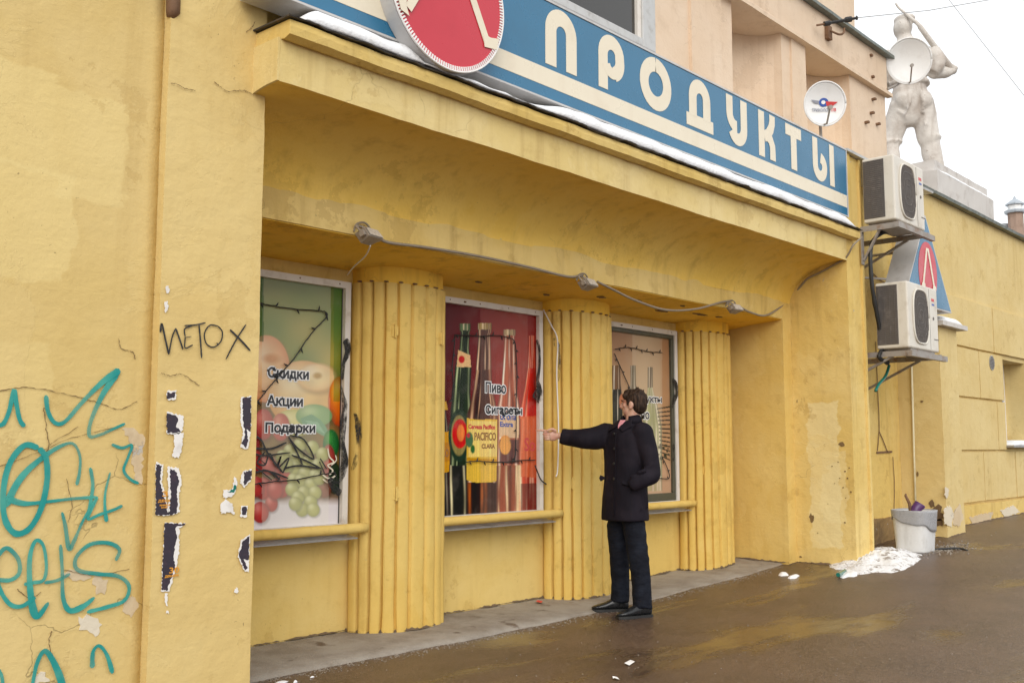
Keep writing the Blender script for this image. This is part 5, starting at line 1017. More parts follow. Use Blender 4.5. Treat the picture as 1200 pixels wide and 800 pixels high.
# ------------------------------------------------------------------ statue on the annex roof
M['statue'] = mat('weathered_white_stone', (.6, .55, .5), .85); t = NT(M['statue']); c = t.coord()
n1 = t.noise(c, 1.6, 7, .7); n2 = t.noise(t.map(c, (3, 3, .6)), 1.6, 5)
col = t.mix(t.ramp(n1, .42, .7), (.66, .62, .57), (.44, .38, .33)); col = t.mix(t.math('MULTIPLY', t.ramp(n2, .5, .75), .85), col, (.33, .27, .22)); col = t.mix(t.ramp(t.noise(c, 9, 6, .7), .64, .70), col, (.30, .23, .18))
t.out(col, .85, t.bump(t.noise(c, 9, 6, .65), .5, .04))
S0 = at_y(1099, 214, 6.1); SK = px_per_m(S0)
def sp(px, py, d=0): return S0+rt*((px-1099)/SK)+up*((214-py)/SK)+fh*d
st_ = thing('statue', (S0.x, S0.y, 4.58), 'weathered white stone statue of a worker seen from behind with a pole on the shoulder', 'statue')
mb = MB(); W = lambda px: px*.87/SK
def limb(pts, rs): mb.tube(spline([sp(*p) for p in pts], 6), list(np.interp(np.linspace(0, 1, 6*(len(pts)-1)+1), np.linspace(0, 1, len(rs)), [W(r) for r in rs])), 14)
def ring(px, py, d, hw, hd): c0 = sp(px, py, d); return [c0+rt*W(hw)*math.cos(2*math.pi*k/24)+fh*W(hd)*math.sin(2*math.pi*k/24) for k in range(24)]
# jacket torso, belt, hips
mb.rings([ring(1066, 104, .0, 21, 15), ring(1066, 96, 0, 23, 16), ring(1067, 88, 0, 21, 14), ring(1068, 76, .02, 24, 15), ring(1069, 64, .04, 27, 15), ring(1068, 56, .05, 26, 13), ring(1066, 49, .06, 17, 10), ring(1063, 44, .07, 8, 8)])
mb.rings([ring(1066, 96, 0, 19, 15), ring(1066, 106, 0, 23, 17), ring(1067, 116, 0, 25, 18), ring(1067, 128, .0, 24, 17), ring(1066, 140, 0, 19, 14), ring(1065, 147, 0, 10, 10)])
mb.ell(sp(1057, 120, -.12), rt*W(12), fh*W(11), up*W(14)); mb.ell(sp(1078, 120, -.12), rt*W(12), fh*W(11), up*W(14))
limb([(1080, 118, 0), (1084, 140, .0), (1087, 160, -.02), (1090, 166, -.02)], [14, 14.5, 14, 13.5]); limb([(1088, 158, -.02), (1092, 180, -.02), (1097, 200, 0), (1099, 212, 0)], [11.5, 12.5, 11, 10])
mb.ell(sp(1099, 211, .1), rt*W(11), fh*W(22), up*W(5))
limb([(1056, 122, .0), (1053, 142, .1), (1049, 160, .16), (1047, 168, .18)], [14, 14.5, 14, 13.5]); limb([(1048, 160, .16), (1047, 180, .12), (1044, 200, .1), (1043, 212, .1)], [11.5, 12, 10, 9.5])
mb.ell(sp(1043, 211, .25), rt*W(10), fh*W(22), up*W(5))
# arms: right elbow out with the fist on the pole end; left arm forward
limb([(1092, 60, .02), (1097, 70, -.05), (1096, 80, -.1), (1092, 87, -.08)], [11, 9.5, 8.5, 8]); limb([(1091, 86, -.08), (1103, 84, .05), (1114, 82, .12), (1121, 79, .15)], [8.5, 8, 6.5, 5.5]); mb.ell(sp(1121.5, 78, .16), rt*W(6), fh*W(6), up*W(7))
for k in range(4): a_ = sp(1118+k*2.2, 73.5+k*1.2, .12); mb.ell(a_, rt*W(2), fh*W(4), up*W(3), 8, 6)
limb([(1044, 60, .05), (1041, 72, .08), (1041, 85, .15), (1044, 92, .2)], [11, 10, 9, 8]); limb([(1044, 92, .2), (1050, 84, .45), (1056, 76, .55)], [8, 7, 6]); mb.ell(sp(1058, 74, .58), rt*W(6), fh*W(6), up*W(6))
# head, neck, cap, collar
mb.ell(sp(1060, 30, .08), rt*W(11.5), fh*W(13), up*W(15)); limb([(1063, 48, .06), (1061, 38, .08)], [9, 8.5]); mb.ell(sp(1062, 21, .08), rt*W(13), fh*W(14), up*W(6.5)); mb.ell(sp(1070, 19, .22), rt*W(10), fh*W(14), up*W(3)); mb.ell(sp(1051, 31, .06), rt*W(2), fh*W(3), up*W(4))
limb([(1051, 54, .0), (1062, 50, -.13), (1076, 53, .0)], [4, 4.5, 4])
# folds on trousers and jacket
for (x0, y0, x1, y1, d) in ((1062, 112, 1055, 140, -.26), (1072, 110, 1076, 138, -.26), (1049, 132, 1060, 144, -.16), (1090, 120, 1094, 150, -.1), (1080, 140, 1078, 160, -.2), (1058, 70, 1054, 94, -.22), (1078, 70, 1082, 94, -.22), (1067, 66, 1068, 94, -.24)): mb.tube([sp(x0, y0, d*.85), sp((x0+x1)/2+1, (y0+y1)/2, d), sp(x1, y1, d*.8)], [W(1.2), W(2.2), W(1)], 6)
for (x, y, d, hw, hd) in ((1066, 97, 0, 24.5, 17.5), (1066, 99, 0, 24.5, 17.5)): c0 = sp(x, y, d); mb.tube([c0+rt*W(hw)*math.cos(2*math.pi*k/24)+fh*W(hd)*math.sin(2*math.pi*k/24) for k in range(25)], W(2), 6)
for (x, y, d, hw) in ((1089, 163, -.02, 13.6), (1049, 165, .14, 13.6)): c0 = sp(x, y, d); mb.tube([c0+rt*W(hw)*math.cos(2*math.pi*k/20)+fh*W(hw)*math.sin(2*math.pi*k/20)+up*W(1.5)*math.sin(k*2.4) for k in range(21)], W(1.4), 6)
fig = link('figure', folds(remeshed(mb, .024, 2, 'figure'), .022, 3.2, 5, .5), M['statue'], st_, True)
mb = MB(); pl = [sp(1049, 5, -.02), sp(1052, 11, -.05), sp(1068, 30, -.16), sp(1072, 34, -.17), sp(1074, 37, -.17), sp(1095, 58, -.05), sp(1117, 76, .12), sp(1122, 80, .16)]
mb.tube(pl, [W(1.3), W(1.5), W(2.4), W(2.6), W(3.4), W(4), W(4.6), W(4)], 12); mb.build('pole', M['statue'], st_, True)
a, b = at_y(1084, 214, 5.55), at_y(1151, 240, 5.55)
pa = Vector((S0.x-1.3, 5.45, 4.5)); ztop = S0.z
MB().gridbox(S0.x-1.6, S0.x+1.15, 5.55, 7.2, 4.3, ztop-.20, .12, .012).build('plinth', M['plinth'], st_)
MB().gridbox(S0.x-1.5, S0.x+1.05, 5.62, 7.1, ztop-.20, ztop-.01, .12, .012).build('plinth_slab', M['plinth'], st_)
tag(snow_mound(S0.x-1.58, S0.x+1.1, 5.555, 5.66, lambda x: ztop-.20, lambda x: .05+.02*mnoise.noise((x*3, 0, 5)), 30, 5, seed=9), 'snow lodged on the step of the statue plinth', 'snow', None, 'stuff')
# ------------------------------------------------------------------ roof turret far behind
T0 = EYEP+ray(1197, 262)*(46/F_PX); TK = F_PX/46
tw = thing('roof_turret', (T0.x, T0.y, 0), 'small brick roof turret with a pale blue metal cap far off at the right edge', 'turret')
def tpt(px, py, d=0): return T0+rt*((px-1197)/TK)+Vector((0, 0, (262-py)/TK))+fh*d
def tring(px, py, r_, n=8): c0 = tpt(px, py, .5); return [c0+rt*(r_/TK)*math.cos(2*math.pi*(k+.5)/n)+fh*(r_/TK)*math.sin(2*math.pi*(k+.5)/n) for k in range(n)]
MB().rings([tring(1197, 300, 8.5), tring(1197, 247, 8.5)]).build('shaft', M['brick_far'], tw)
MB().rings([tring(1197, 247, 11.5), tring(1197, 245, 12), tring(1197, 243.5, 12)]).build('cornice', M['zinc_far'], tw)
MB().rings([tring(1197, 243.4, 8), tring(1197, 237, 8)]).build('lantern', M['dish'], tw)
MB().rings([tring(1197, 237, 10.5), tring(1197, 235.5, 10.5), tring(1197, 232, 6), tring(1197, 229.5, 2), tring(1197, 226, .6)]).build('cap', M['zinc_far'], tw)
hb = thing('distant_building', (T0.x+4, T0.y+1, 0), 'distant snow covered roof behind the annex at the right edge', 'building')
q = [tpt(1150, 268, .8), tpt(1186, 257, .8), tpt(1400, 262, .8), tpt(1400, 300, .8), tpt(1150, 300, .8)]
mb = MB(); off = fh*9; mb.add(q+[p+off for p in q], [(0, 1, 2, 3, 4), (5, 6, 7, 8, 9), (0, 1, 6, 5), (1, 2, 7, 6), (2, 3, 8, 7), (3, 4, 9, 8), (4, 0, 5, 9)]); mb.build('roof', M['zinc_far'], hb)
q = [tpt(1152, 276, .6), tpt(1199, 268, .6), tpt(1400, 275, .6), tpt(1400, 300, .6), tpt(1152, 300, .6)]; mb = MB(); off = fh*.15; mb.add(q+[p+off for p in q], [(0, 1, 2, 3, 4), (5, 6, 7, 8, 9), (0, 1, 6, 5), (1, 2, 7, 6), (2, 3, 8, 7), (3, 4, 9, 8), (4, 0, 5, 9)]); mb.build('roof_snow', M['snow'], hb)
bw = tpt(1150, 300, .8); MB().box(bw.x-.5, bw.x+16, bw.y-.3, bw.y+8, -.5, bw.z+.2).build('wall', M['annex'], hb)
# ------------------------------------------------------------------ litter bin
b0 = at_z(1073, 645, .205); b0 = Vector((b0.x, b0.y, ground(b0.x, b0.y)-.005)); BK = px_per_m(b0)
bn = thing('litter_bin', b0, 'scuffed white plastic bin with a grey liner in the recess by the annex', 'bin')
rb, rtp, hb_ = 20.0/BK, 23.5/BK, 47/BK
def rsq(r_, z, n=40, sq=.55): return [b0+Vector((r_*math.copysign(abs(math.cos(a))**sq, math.cos(a)), r_*.92*math.copysign(abs(math.sin(a))**sq, math.sin(a)), z)) for a in [2*math.pi*k/n for k in range(n)]]
mb = MB(); rr = [rsq(rb+(rtp-rb)*s_, hb_*s_) for s_ in (0, .04, .3, .6, .95)]+[rsq(rtp*1.035, hb_*.955), rsq(rtp*1.035, hb_), rsq(rtp*.94, hb_), rsq(rtp*.90, hb_*.8), rsq(rb*.9, hb_*.1)]
mb.rings(rr).build('bucket', M['bin'], bn, True)
mb = MB(); N = 48; vs = []
for j in range(9):
    for k in range(N):
        a = 2*math.pi*k/N; drop = (.36+.14*math.sin(a*1+2.6)+.05*math.sin(a*4+1))*hb_; s_ = j/8
        r_ = (rtp*1.055 - (rtp-rb)*(drop/hb_)*s_)*(1+.012*mnoise.noise((math.cos(a)*5, math.sin(a)*5, s_*4)))
        sq = .55; vs.append(b0+Vector((r_*math.copysign(abs(math.cos(a))**sq, math.cos(a)), r_*.92*math.copysign(abs(math.sin(a))**sq, math.sin(a)), hb_+.012-drop*s_)))
mb.add(vs, [(j*N+k, j*N+(k+1) % N, (j+1)*N+(k+1) % N, (j+1)*N+k) for j in range(8) for k in range(N)]); lo_ = mb.build('liner', M['bag'], bn, True)
md = lo_.modifiers.new('thick', 'SOLIDIFY'); md.thickness = .004
cpt = b0+Vector((rtp*.95, .02, hb_-.03)); mb = MB()
mb.tube([cpt+Vector((-.02, 0, -.10)), cpt+Vector((.04, 0, .0)), cpt+Vector((.07, -.01, .09))], [.035, .045, .05], 12)
cpt = b0+rt*(4/BK)+Vector((0, .02, hb_+.01)); mb = MB(); mb.tube([cpt+Vector((-.05, 0, -.10)), cpt, cpt+rt*.05+Vector((0, 0, .055)), cpt+rt*.053+Vector((0, 0, .06))], [.05, .055, .06, .056], 14)
tag(mb.build('cup', M['purple'], None, True), 'purple cup sticking out of the top of the litter bin', 'cup')
s0 = cpt-rt*.05; tag(MB().tube([s0+Vector((0, 0, -.12)), s0+rt*(-.01)+Vector((0, 0, .06)), s0-rt*.05+Vector((0, 0, .15)), s0-rt*.045+Vector((0, 0, .17))], [.018, .018, .015, .006], 8).build('stick', M['rust'], None, True), 'brown stick standing in the litter bin beside the purple cup', 'stick')
s0 = b0+rt*(34/BK); tag(MB().tube(spline([s0+rt*-.12+Vector((0, 0, .02)), s0+rt*.02+Vector((0, -.02, .03)), s0+rt*.16+Vector((0, 0, .03)), s0+rt*.2-fh*.1+Vector((0, 0, .015))], 6), .012, 6).build('hose', M['black'], None, True), 'short black hose lying on the asphalt right of the bin', 'hose')
# ------------------------------------------------------------------ the man pointing at the window
g_ = .03
P0 = at_z(735, 716, g_); P0.z = 0
KS = .963
def L(x, y, z): return P0+rt*x*KS+fh*y*KS+Vector((0, 0, z*KS+g_))
man = thing('person', L(0, 0, 0), 'man in a black coat and dark jeans pointing at the shop window with outstretched arm', 'person')
fd = Vector((-.77, -.64)); lf = Vector((.64, -.77))
def T(a, b, z, ox=0., oy=0.):       # a to his left, b forwards
    return L(ox+lf.x*a+fd.x*b, oy+lf.y*a+fd.y*b, z)
def oval(a_, b_, z, n=28, ox=0., oy=0., sq=.85, ca=0., cb=0.):
    out = []
    for k in range(n):
        t_ = 2*math.pi*k/n; cx_, sx_ = math.cos(t_), math.sin(t_); out.append(T(ca+a_*math.copysign(abs(cx_)**sq, cx_), cb+b_*math.copysign(abs(sx_)**sq, sx_), z, ox, oy))
    return out
def tube_to(mb, pts, rs, n=14, k=6): s_ = spline(pts, k); mb.tube(s_, list(np.interp(np.linspace(0, 1, len(s_)), np.linspace(0, 1, len(rs)), rs)), n)
# key joints
SHR, SHL = L(-.125, .115, 1.425), L(.125, -.125, 1.425)
ELR, WRR = L(-.335, .05, 1.380), L(-.525, .10, 1.405)
ELL, WRL = L(.192, -.175, 1.115), L(.075, -.228, 1.04)
HD = Vector((-.86, .51)); HC = L(.070, .0, 1.665)
def H(f_, s_, u_): return HC+rt*(HD.x*f_-HD.y*s_)+fh*(HD.y*f_+HD.x*s_)+Vector((0, 0, u_))      # forward, to his left, up
hx = lambda v, k: (rt*HD.x+fh*HD.y)*k
HF = rt*HD.x+fh*HD.y; HL = rt*(-HD.y)+fh*HD.x; UZ = Vector((0, 0, 1))
body = MB()
body.ell(H(-.012, 0, .022), HF*.092, HL*.074, UZ*.094, 24, 16); body.ell(H(.030, 0, -.045), HF*.060, HL*.056, UZ*.066, 20, 12); body.ell(H(.058, 0, -.086), HF*.026, HL*.026, UZ*.022)
body.tube([H(.082, 0, .020), H(.098, 0, -.004), H(.110, 0, -.022), H(.090, 0, -.034)], [.008, .012, .015, .008], 10)      # nose
body.ell(H(.074, 0, .030), HF*.014, HL*.050, UZ*.010); body.ell(H(.079, 0, -.056), HF*.014, HL*.024, UZ*.007, 12, 8); body.ell(H(.077, 0, -.068), HF*.014, HL*.020, UZ*.007, 12, 8)
for s_ in (-1, 1):
    body.ell(H(.052, s_*.036, -.012), HF*.026, HL*.026, UZ*.024); body.ell(H(-.012, s_*.076, -.012), HF*.019, HL*.009, UZ*.032, 12, 10); body.ell(H(-.004, s_*.078, -.034), HF*.009, HL*.007, UZ*.012, 8, 6)
tube_to(body, [L(.05, .0, 1.43), L(.058, .0, 1.50), L(.066, .0, 1.56), H(-.012, 0, -.04)], [.068, .058, .055, .056])
body.rings([oval(.10, .07, .90), oval(.13, .09, 1.15), oval(.15, .09, 1.35), oval(.09, .07, 1.45)])
tube_to(body, [SHR, ELR, WRR], [.05, .04, .028]); tube_to(body, [SHL, ELL, WRL], [.05, .04, .024])
tube_to(body, [T(.055, 0, .92), L(.072, -.10, .5), L(.09, -.155, .10)], [.055, .05, .038]); tube_to(body, [T(-.055, 0, .92), L(-.05, .09, .5), L(-.045, .12, .12)], [.055, .05, .038])
# pointing hand: index straight, the rest curled, thumb alongside
hd_ = (L(-.72, .075, 1.415)-WRR).normalized(); hu = Vector((0, 0, 1)); hu = (hu-hd_*hu.dot(hd_)).normalized(); hn = hd_.cross(hu)       # hu = thumb side up
def HP(f_, u_, n_): return WRR+(hd_*f_+hu*u_+hn*n_)*1.08
tube_to(body, [HP(-.03, 0, 0), HP(.02, 0, 0)], [.027, .026]); body.ell(HP(.060, -.004, 0), hd_*.050, hu*.041, hn*.020, 18, 12)
body.tube([HP(.095, .030, -.002), HP(.130, .034, -.002), HP(.162, .034, 0), HP(.188, .031, .002)], [.0105, .0098, .0090, .0075], 10)
for k, u_ in enumerate((.010, -.010, -.029)): body.tube(spline([HP(.092, u_, -.004), HP(.122-.005*k, u_-.002, -.008), HP(.128-.006*k, u_-.003, -.026), HP(.104-.003*k, u_-.003, -.040), HP(.086, u_-.002, -.034)], 4), .0098-.0006*k, 10)
body.tube(spline([HP(.035, .030, -.012), HP(.065, .046, -.022), HP(.090, .040, -.032), HP(.110, .030, -.034)], 4), [.013]*5+[.011]*5+[.0095]*3, 10)
tube_to(body, [WRL, L(.03, -.20, 1.01)], [.022, .022])
link('body', remeshed(body, .0058, 3, 'body'), M['skin'], man, True)
# eyes and brows
for s_ in (-1, 1):
    e_ = MB().ell(H(.078, s_*.032, .004), HF*.002, HL*.009, UZ*.0035, 12, 8).build('eye', M['text_white'], man, True); MB().ell(H(.0795, s_*.032, .004), HF*.003, HL*.005, UZ*.005, 8, 6).build('iris', M['text_black'], e_, True)
    MB().tube([H(.086, s_*.014, .022), H(.086, s_*.034, .028), H(.072, s_*.054, .024)], [.003, .0045, .002], 6).build('eyebrow', M['hair'], man, True)
hm = MB(); hm.ell(H(-.022, 0, .034), HF*.092, HL*.080, UZ*.086, 24, 16); hm.ell(H(-.052, 0, -.012), HF*.060, HL*.073, UZ*.074, 20, 12); hm.ell(H(-.058, 0, -.052), HF*.034, HL*.048, UZ*.032); hm.ell(H(.030, 0, .092), HF*.046, HL*.060, UZ*.026)
for s_ in (-1, 1): hm.ell(H(.012, s_*.070, .020), HF*.018, HL*.012, UZ*.040); hm.ell(H(.046, s_*.054, .062), HF*.024, HL*.022, UZ*.026)
rd = random.Random(4)
for k in range(46):
    a, e = rd.uniform(1.0, 5.3), rd.uniform(-.5, 1.4); d_ = HF*math.cos(a)*math.cos(e)+HL*math.sin(a)*math.cos(e)+UZ*math.sin(e); c0 = H(-.026, 0, .036)+HF*d_.dot(HF)*.088+HL*d_.dot(HL)*.078+UZ*d_.z*.086; hm.tube([c0-UZ*-.02, c0, c0-UZ*.026-HF*.008], [.003, .0055, .002], 6)
link('hair', remeshed(hm, .0065, 2, 'hair'), M['hair'], man, True)
# coat
cm_ = MB(); cm_.rings([oval(.200, .158, .725, ox=-.008), oval(.200, .158, .75, ox=-.008), oval(.194, .152, .90, ox=-.006), oval(.180, .138, 1.06, ox=-.002), oval(.182, .138, 1.20), oval(.190, .136, 1.32), oval(.190, .125, 1.40), oval(.155, .105, 1.455), oval(.105, .085, 1.49, ox=.03), oval(.078, .075, 1.515, ox=.045)])
cm_.ell(SHR, rt*.085, fh*.085, UZ*.080); cm_.ell(SHL, rt*.085, fh*.085, UZ*.080)
tube_to(cm_, [SHR, L(-.235, .075, 1.388), ELR, L(-.44, .085, 1.388), L(-.520, .10, 1.404)], [.092, .094, .080, .066, .060], 18)
tube_to(cm_, [SHL, L(.166, -.152, 1.27), ELL], [.083, .074, .066], 18); tube_to(cm_, [L(.190, -.175, 1.14), L(.185, -.188, 1.09), L(.12, -.232, 1.06), L(.05, -.232, 1.03), L(.015, -.222, 1.01)], [.062, .066, .060, .055, .046], 18)
for (x0, z0, x1, z1, y, r_) in ((.12, 1.19, .235, 1.235, -.205, .014), (.115, 1.13, .20, 1.19, -.235, .013), (.13, 1.30, .21, 1.27, -.21, .011), (.06, 1.11, .13, 1.14, -.285, .012), (.0, 1.08, .06, 1.095, -.27, .010), (.02, 1.36, .10, 1.16, -.165, .012), (-.09, 1.33, -.12, 1.10, -.055, .011), (-.06, .95, -.09, .80, -.10, .012), (.06, .96, .10, .80, -.165, .013), (.14, .95, .15, .82, -.13, .012)):
    cm_.tube(spline([L(x0, y*.96, z0), L((x0+x1)/2+.008, y, (z0+z1)/2), L(x1, y*.96, z1)], 4), [r_*.3]+[r_]*7+[r_*.3], 8)
for (x0, z0, z1, y, r_) in ((-.28, 1.46, 1.33, .0, .012), (-.33, 1.45, 1.32, -.022, .012), (-.385, 1.44, 1.335, -.005, .010), (-.20, 1.46, 1.30, -.0, .012)):
    cm_.tube(spline([L(x0+.03, y+.03, z0), L(x0, y-.002, (z0+z1)/2), L(x0-.012, y+.03, z1)], 4), [r_*.3]+[r_]*7+[r_*.3], 8)
coat = link('coat', folds(remeshed(cm_, .0095, 3, 'coat'), .006, 6, 3, .6), M['coat'], man, True)
def patch(name, pts, m, parent, th=.006):
    nrm_ = (pts[1]-pts[0]).cross(pts[2]-pts[0]).normalized(); n = len(pts)
    return MB().add([p+nrm_*th/2 for p in pts]+[p-nrm_*th/2 for p in pts], [tuple(range(n)), tuple(range(n, 2*n))[::-1]]+[(j, (j+1) % n, (j+1) % n+n, j+n) for j in range(n)]).build(name, m, parent, bevel=.002, seg=1)
# stand collar and two collar leaves, shirt at the throat
cl = MB(); rgs = []
for i in range(25):
    a = R(-150+300*i/24); ca, sa = math.cos(a), math.sin(a); rgs.append((ca, sa))
vs = []
for (ca, sa) in rgs:       # -ca forward open
    A_ = lambda r1, r2, z, dz: T(sa*r1, -ca*r2, z+dz, .048, 0.)
    lift = .028*(.5+.5*ca)
    vs += [A_(.068, .070, 1.50, lift*.3), A_(.064, .068, 1.555, lift), A_(.072, .076, 1.562, lift), A_(.098, .100, 1.495, lift*.5)]
cl.add(vs, [(4*i+j, 4*i+(j+1) % 4, 4*(i+1)+(j+1) % 4, 4*(i+1)+j) for i in range(24) for j in range(4)]+[(0, 1, 2, 3), (99, 98, 97, 96)]); cl.build('collar', M['coat'], coat, True)
patch('collar_leaf', [T(.02, .086, 1.522, .045), T(.075, .065, 1.535, .045), T(.115, .092, 1.475, .03), T(.07, .135, 1.435, .02), T(.012, .128, 1.468, .03)], M['coat'], coat, .010)
patch('collar_leaf', [T(-.012, .086, 1.522, .045), T(-.066, .065, 1.535, .045), T(-.105, .090, 1.475, .02), T(-.075, .130, 1.440, .01), T(-.022, .128, 1.468, .02)], M['coat'], coat, .010)
patch('shirt', [T(-.026, .088, 1.530, .045), T(.030, .088, 1.530, .045), T(.022, .110, 1.488, .036), T(.002, .124, 1.462, .03), T(-.018, .112, 1.486, .036)], M['shirt'], man, .012)
for z in (1.42, 1.30, 1.18, 1.06): c0 = T(.012, .142+.006*(z < 1.2), z); MB().ell(c0, lf.x*rt*.011+lf.y*fh*.011, (fd.x*rt+fd.y*fh)*.005, UZ*.011, 10, 6).build('button', M['ink'], coat, True)
pk = [T(.002, .150-.004*k, 1.44-.69*k/10) for k in range(11)]
mb = MB().tube([T(.035, (.136, .142, .143, .142, .142, .143, .146, .149, .152, .154, .154)[k]+.004, 1.43-.67*k/10, -.012*k/10) for k in range(11)], .003, 5); mb.build('placket_seam', M['coat'], coat, True)
patch('belt_tab', [L(-.165, .04, 1.070), L(-.200, .05, 1.086), L(-.212, .05, 1.060), L(-.200, .05, 1.034), L(-.165, .04, 1.055)], M['coat'], coat, .018)
patch('pocket_flap', [L(.06, -.185, 1.02), L(-.045, -.175, 1.05), L(-.052, -.178, 1.022), L(.05, -.19, .988)], M['coat'], coat, .012)
# jeans
tr_ = MB(); tr_.rings([oval(.15, .105, .94), oval(.152, .108, .86), oval(.145, .106, .78), oval(.11, .09, .72)])
tube_to(tr_, [T(.060, .0, .86), L(.058, -.070, .66), L(.080, -.115, .46), L(.098, -.140, .25), L(.100, -.160, .075), L(.100, -.165, .045)], [.083, .087, .079, .071, .073, .078], 20)
tube_to(tr_, [T(-.060, .0, .86), L(-.060, .07, .66), L(-.050, .09, .46), L(-.042, .115, .25), L(-.043, .125, .09), L(-.045, .125, .06)], [.083, .086, .077, .070, .072, .077], 20)
link('jeans', folds(remeshed(tr_, .0095, 2, 'jeans'), .0055, 7, 9, 1.6), M['denim'], man, True)
# shoes
def shoe(hx_, hy_, dx, dy, z0, name='shoe'):
    d_ = (rt*dx+fh*dy).normalized(); s_ = Vector((-d_.y, d_.x, 0)); o_ = L(hx_, hy_, z0)
    def rg(f_, w_, h0, h1, n=20): return [o_+d_*f_+s_*w_*math.cos(2*math.pi*k/n)+UZ*((h0+h1)/2+(h1-h0)/2*math.copysign(abs(math.sin(2*math.pi*k/n))**.8, math.sin(2*math.pi*k/n))) for k in range(n)]
    up_ = MB(); up_.rings([rg(-.045, .012, .02, .06), rg(-.04, .028, .016, .085), rg(-.01, .037, .016, .105), rg(.04, .039, .016, .112), rg(.09, .041, .016, .096), rg(.14, .046, .016, .072), rg(.19, .045, .016, .056), rg(.225, .034, .018, .046), rg(.25, .014, .022, .036)])
    so_ = link(name, remeshed(up_, .006, 2, 'shoe'), M['shoe'], man, True)
    sl_ = MB(); ws = ((-.05, .018), (-.04, .033), (0, .038), (.06, .035), (.12, .046), (.18, .050), (.225, .040), (.255, .018)); ws = [(v.x, v.y) for v in spline([(a_, b_) for a_, b_ in ws], 3)][:21]; pr = [o_+d_*f_+s_*w_ for f_, w_ in ws]+[o_+d_*f_-s_*w_ for f_, w_ in ws[::-1]]; np_ = len(pr)
    sl_.add([p for p in pr]+[p+UZ*.020 for p in pr], [tuple(range(np_))[::-1], tuple(range(np_, 2*np_))]+[(j, (j+1) % np_, (j+1) % np_+np_, j+np_) for j in range(np_)]); sl_.build('sole', M['black'], so_)
    lc = MB()
    for k in range(4): f_ = .055+.022*k; h_ = .112-.012*k; lc.tube([o_+d_*f_-s_*.022+UZ*(h_-.006), o_+d_*(f_+.006)+UZ*(h_+.001), o_+d_*f_+s_*.022+UZ*(h_-.006)], .003, 5)
    lc.build('lace', M['black'], so_)
shoe(.130, -.16, -.93, -.38, -g_+ground(L(.1, -.2, 0).x, L(.1, -.2, 0).y)-.001); q = L(-.06, .1, 0); shoe(-.020, .13, -.97, -.10, ledge_z(q.x, q.y)-g_ if q.y > 4.97 else ground(q.x, q.y)-g_)

# ------------------------------------------------------------------ wear: peeled patches, cracks, soot, dirt
M['bare'] = plaster('bare_grey_plaster', (.60, .47, .30), (.68, .56, .38), (.45, .33, .2), chipthr=.6, stain=.5, cracks=0)
M['bare_pale'] = plaster('bare_white_gypsum', (.68, .60, .46), (.74, .66, .52), (.6, .5, .36), chipthr=.64, stain=.5, cracks=0)
M['crack'] = grime('crack_dust', (.20, .125, .05), (.12, .075, .03), .9)  # brown for wall cracks and small stains
M['dirt2'] = grime('damp_masonry_stain', (.16, .10, .05), (.07, .05, .03), .9, 0, 25, .8)
M['soot'] = grime('soot', (.035, .025, .018), (.10, .065, .03), .9, 0, 30, .6)
def peel(pts, Y, m, parent, seed, name='peeled_patch', amp=.010):
    pp = [at_y(x, y, Y) for x, y in pts]; return MB().extrude_y(jag([(p.x, p.z) for p in pp], amp, .016, seed), Y-.0012, Y+.004).build(name, M[m], parent)
for i, (m, z_) in enumerate((('bare', [(300, 172), (318, 168), (338, 178), (355, 195), (350, 310), (334, 302), (322, 250), (330, 215)]), ('bare', [(308, 590), (335, 588), (342, 612), (322, 640), (306, 622)]), ('bare_pale', [(194, 640), (225, 632), (252, 655), (232, 688), (215, 668), (198, 668)]),
        ('bare_pale', [(80, 782), (112, 772), (122, 800), (86, 802)]), ('bare', [(228, 545), (240, 530), (262, 545), (258, 578), (240, 580)]), ('bare', [(150, 528), (185, 520), (225, 530), (215, 548), (170, 545)]))): peel(Zg(z_), YW-.0022, m, shop, 60+i)
def crack(pts, Y, parent, w_=.004, seed=0):
    q = [at_y(x, y, Y) for x, y in pts]; s_ = spline([(p.x, p.z) for p in q], 9) if len(q) > 2 else [(p.x, p.z) for p in q]; rd = random.Random(seed)
    s_ = [(a+rd.uniform(-.003, .003), b+rd.uniform(-.003, .003)) for a, b in s_]; ribbon(s_, [.7*w_*rd.uniform(.2, 1.2) for _ in s_], Y, .0012).build('crack', M['crack'], parent)
for i, (p_, w_) in enumerate((([(-5, 458), (30, 454), (70, 460), (110, 470), (140, 479), (160, 470)], .005), ([(139, 397), (142, 408), (155, 412), (158, 421)], .006), ([(51, 478), (54, 500), (57, 520), (53, 532)], .006), ([(0, 546), (40, 531), (90, 511), (140, 500)], .003), ([(61, 738), (57, 752), (62, 772)], .006), ([(75, 668), (110, 673), (152, 667)], .004), ([(20, 690), (34, 700), (48, 694)], .005), ([(78, 560), (84, 590), (80, 612)], .004), ([(92, 500), (60, 520), (58, 532)], .003))): crack(p_, YW-.0045, shop, w_, i)
for i, p_ in enumerate(([(200, 97.5), (207, 99), (217, 104), (229, 106.5)], [(251, 96), (257.5, 101), (265.7, 107), (277, 106.5), (287, 106.5), (298, 112)], [(289, 38), (295, 32), (299, 26)], [(189, 437), (200, 440), (213, 438), (226, 446), (234, 452)])): crack(p_, YP-.0055, shop, .005, 30+i)
